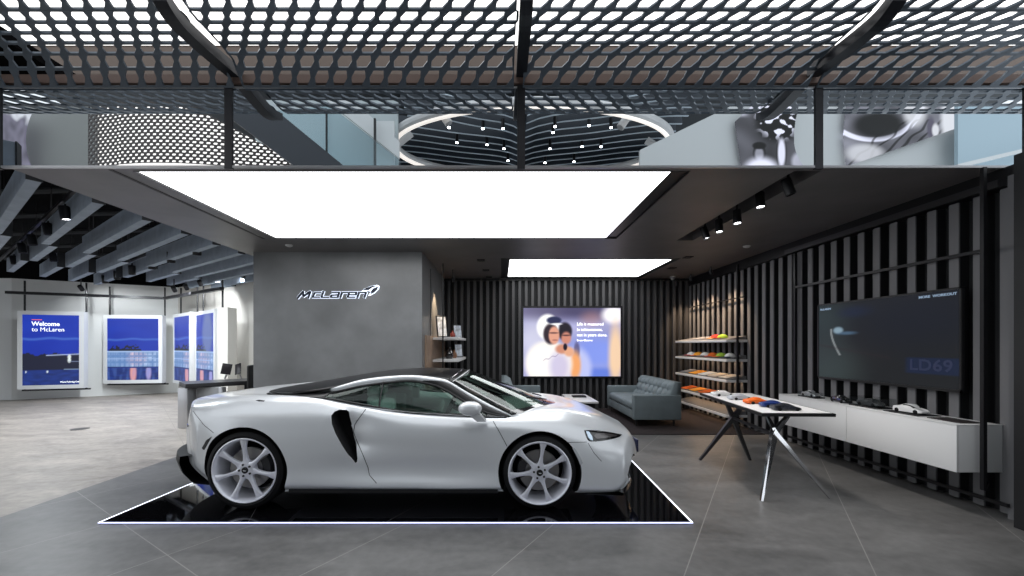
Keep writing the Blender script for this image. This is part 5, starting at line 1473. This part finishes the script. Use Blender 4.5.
# ---- ceiling channel spots and small ceiling things
m = MB(); m.box(CHN[0]+.001, CHN[1]-.001, CHN[2]+.001, CHN[3]-.001, ZC+.19, ZC+.21); tag(m.build('recessed_track', M_blk), 'black recessed lighting channel in the ceiling right of the big light box', 'light track')
for i, (x_, y_) in enumerate(((788,187),(760,200),(737,217),(719,226),(705,233))):
    yv = 2.74*F/(x_-VX); p = Vector((2.74, yv, CH+(VY-y_)*yv/F))
    spot_head('channel_spotlight', p, (.0 if 0 < i < 4 else .3, -.12, -1), 'black cylindrical spotlight in the ceiling channel, %s' % posw[i], 'spotlights in the ceiling channel', .045, .16, lamp=35, glow=(0 < i < 5), stem=.3, cone=75)
for i, (x_, y_) in enumerate(((481,260),(486,270),(489,277),(688,257),(672,268))):
    yv = HC*F/(VY-y_); p = P(x_, y_, yv)
    m = MB(); m.box(-.07, .07, -.07, -.045, -.012, -.001); m.box(-.07, .07, .045, .07, -.012, -.001); m.box(-.07, -.045, -.045, .045, -.012, -.001); m.box(.045, .07, -.045, .045, -.012, -.001)
    o = m.build('recessed_downlight', M_blk); o.location = p
    tag(o, 'small square unlit downlight trim in the lounge ceiling, %s' % ['left group nearest the camera', 'left group middle', 'left group farthest', 'right side nearer', 'right side farther'][i], 'downlight', 'square downlights of the lounge ceiling')
for (x_, y_, lb) in ((747, 246, 'small white round detector on the ceiling above the shelves'), (289, 245, 'small white round detector on the ceiling above the logo wall')):
    yv = HC*F/(VY-y_); p = P(x_, y_, yv); m = MB(); m.lathe([(0, -.03), (.03, -.028), (.05, -.015), (.055, 0)], 20); o = m.build('smoke_detector', mat('detector_white', (.5, .5, .5), .4)); o.location = p; tag(o, lb, 'smoke detector')
yv = HC*F/(VY-279.5); p = P(672.5, 279, 9.3); p.z = ZC
e = empty('security_camera', p, 'small white dome security camera at the back corner of the ceiling', 'security camera')
m = MB(); m.lathe([(0, -.01), (.06, -.01), (.065, 0)], 20); m.build('mount', mat('detector_white', (.5, .5, .5), .4), e)
m = MB(); m.lathe([(0, -.09), (.03, -.08), (.048, -.05), (.05, -.01)], 20); m.build('dome', mat('dome_grey', (.25, .25, .26), .2), e)
# floor outlet
m = MB(); m.cyl((0, 0, .0), (0, 0, .004), .13, 24); o = m.build('floor_outlet', mat('outlet_dark', (.06, .055, .05), .4)); o.location = P(80, 429, 7.29); o.location.z = .001; tag(o, 'small round metal floor outlet on the pale floor', 'floor outlet')
WORLD = 1.25
# ---------------------------------------------------------------- camera, world, colour
cam = bpy.data.cameras.new('camera'); co = bpy.data.objects.new('camera', cam); COL.objects.link(co)
co.location = (0, 0, CH); co.rotation_euler = (PI/2, 0, 0)
cam.sensor_width = 36; cam.sensor_fit = 'HORIZONTAL'; cam.lens = 36*F/1024
cam.shift_x = (512-VX)/1024; cam.shift_y = (VY-288)/1024
cam.clip_start = .05
SC.camera = co
w = bpy.data.worlds.new('world'); SC.world = w; w.use_nodes = True
w.node_tree.nodes['Background'].inputs[0].default_value = (.90, .95, 1.0, 1)
w.node_tree.nodes['Background'].inputs[1].default_value = WORLD
SC.view_settings.view_transform = 'Standard'; SC.view_settings.look = 'None'
SC.view_settings.gamma = 1; SC.view_settings.use_curve_mapping = False
SC.view_settings.exposure = 0.0
SC.cycles.max_bounces = 8; SC.cycles.transparent_max_bounces = 12
SC.cycles.sample_clamp_indirect = 6.0
SC.cycles.use_denoising = True
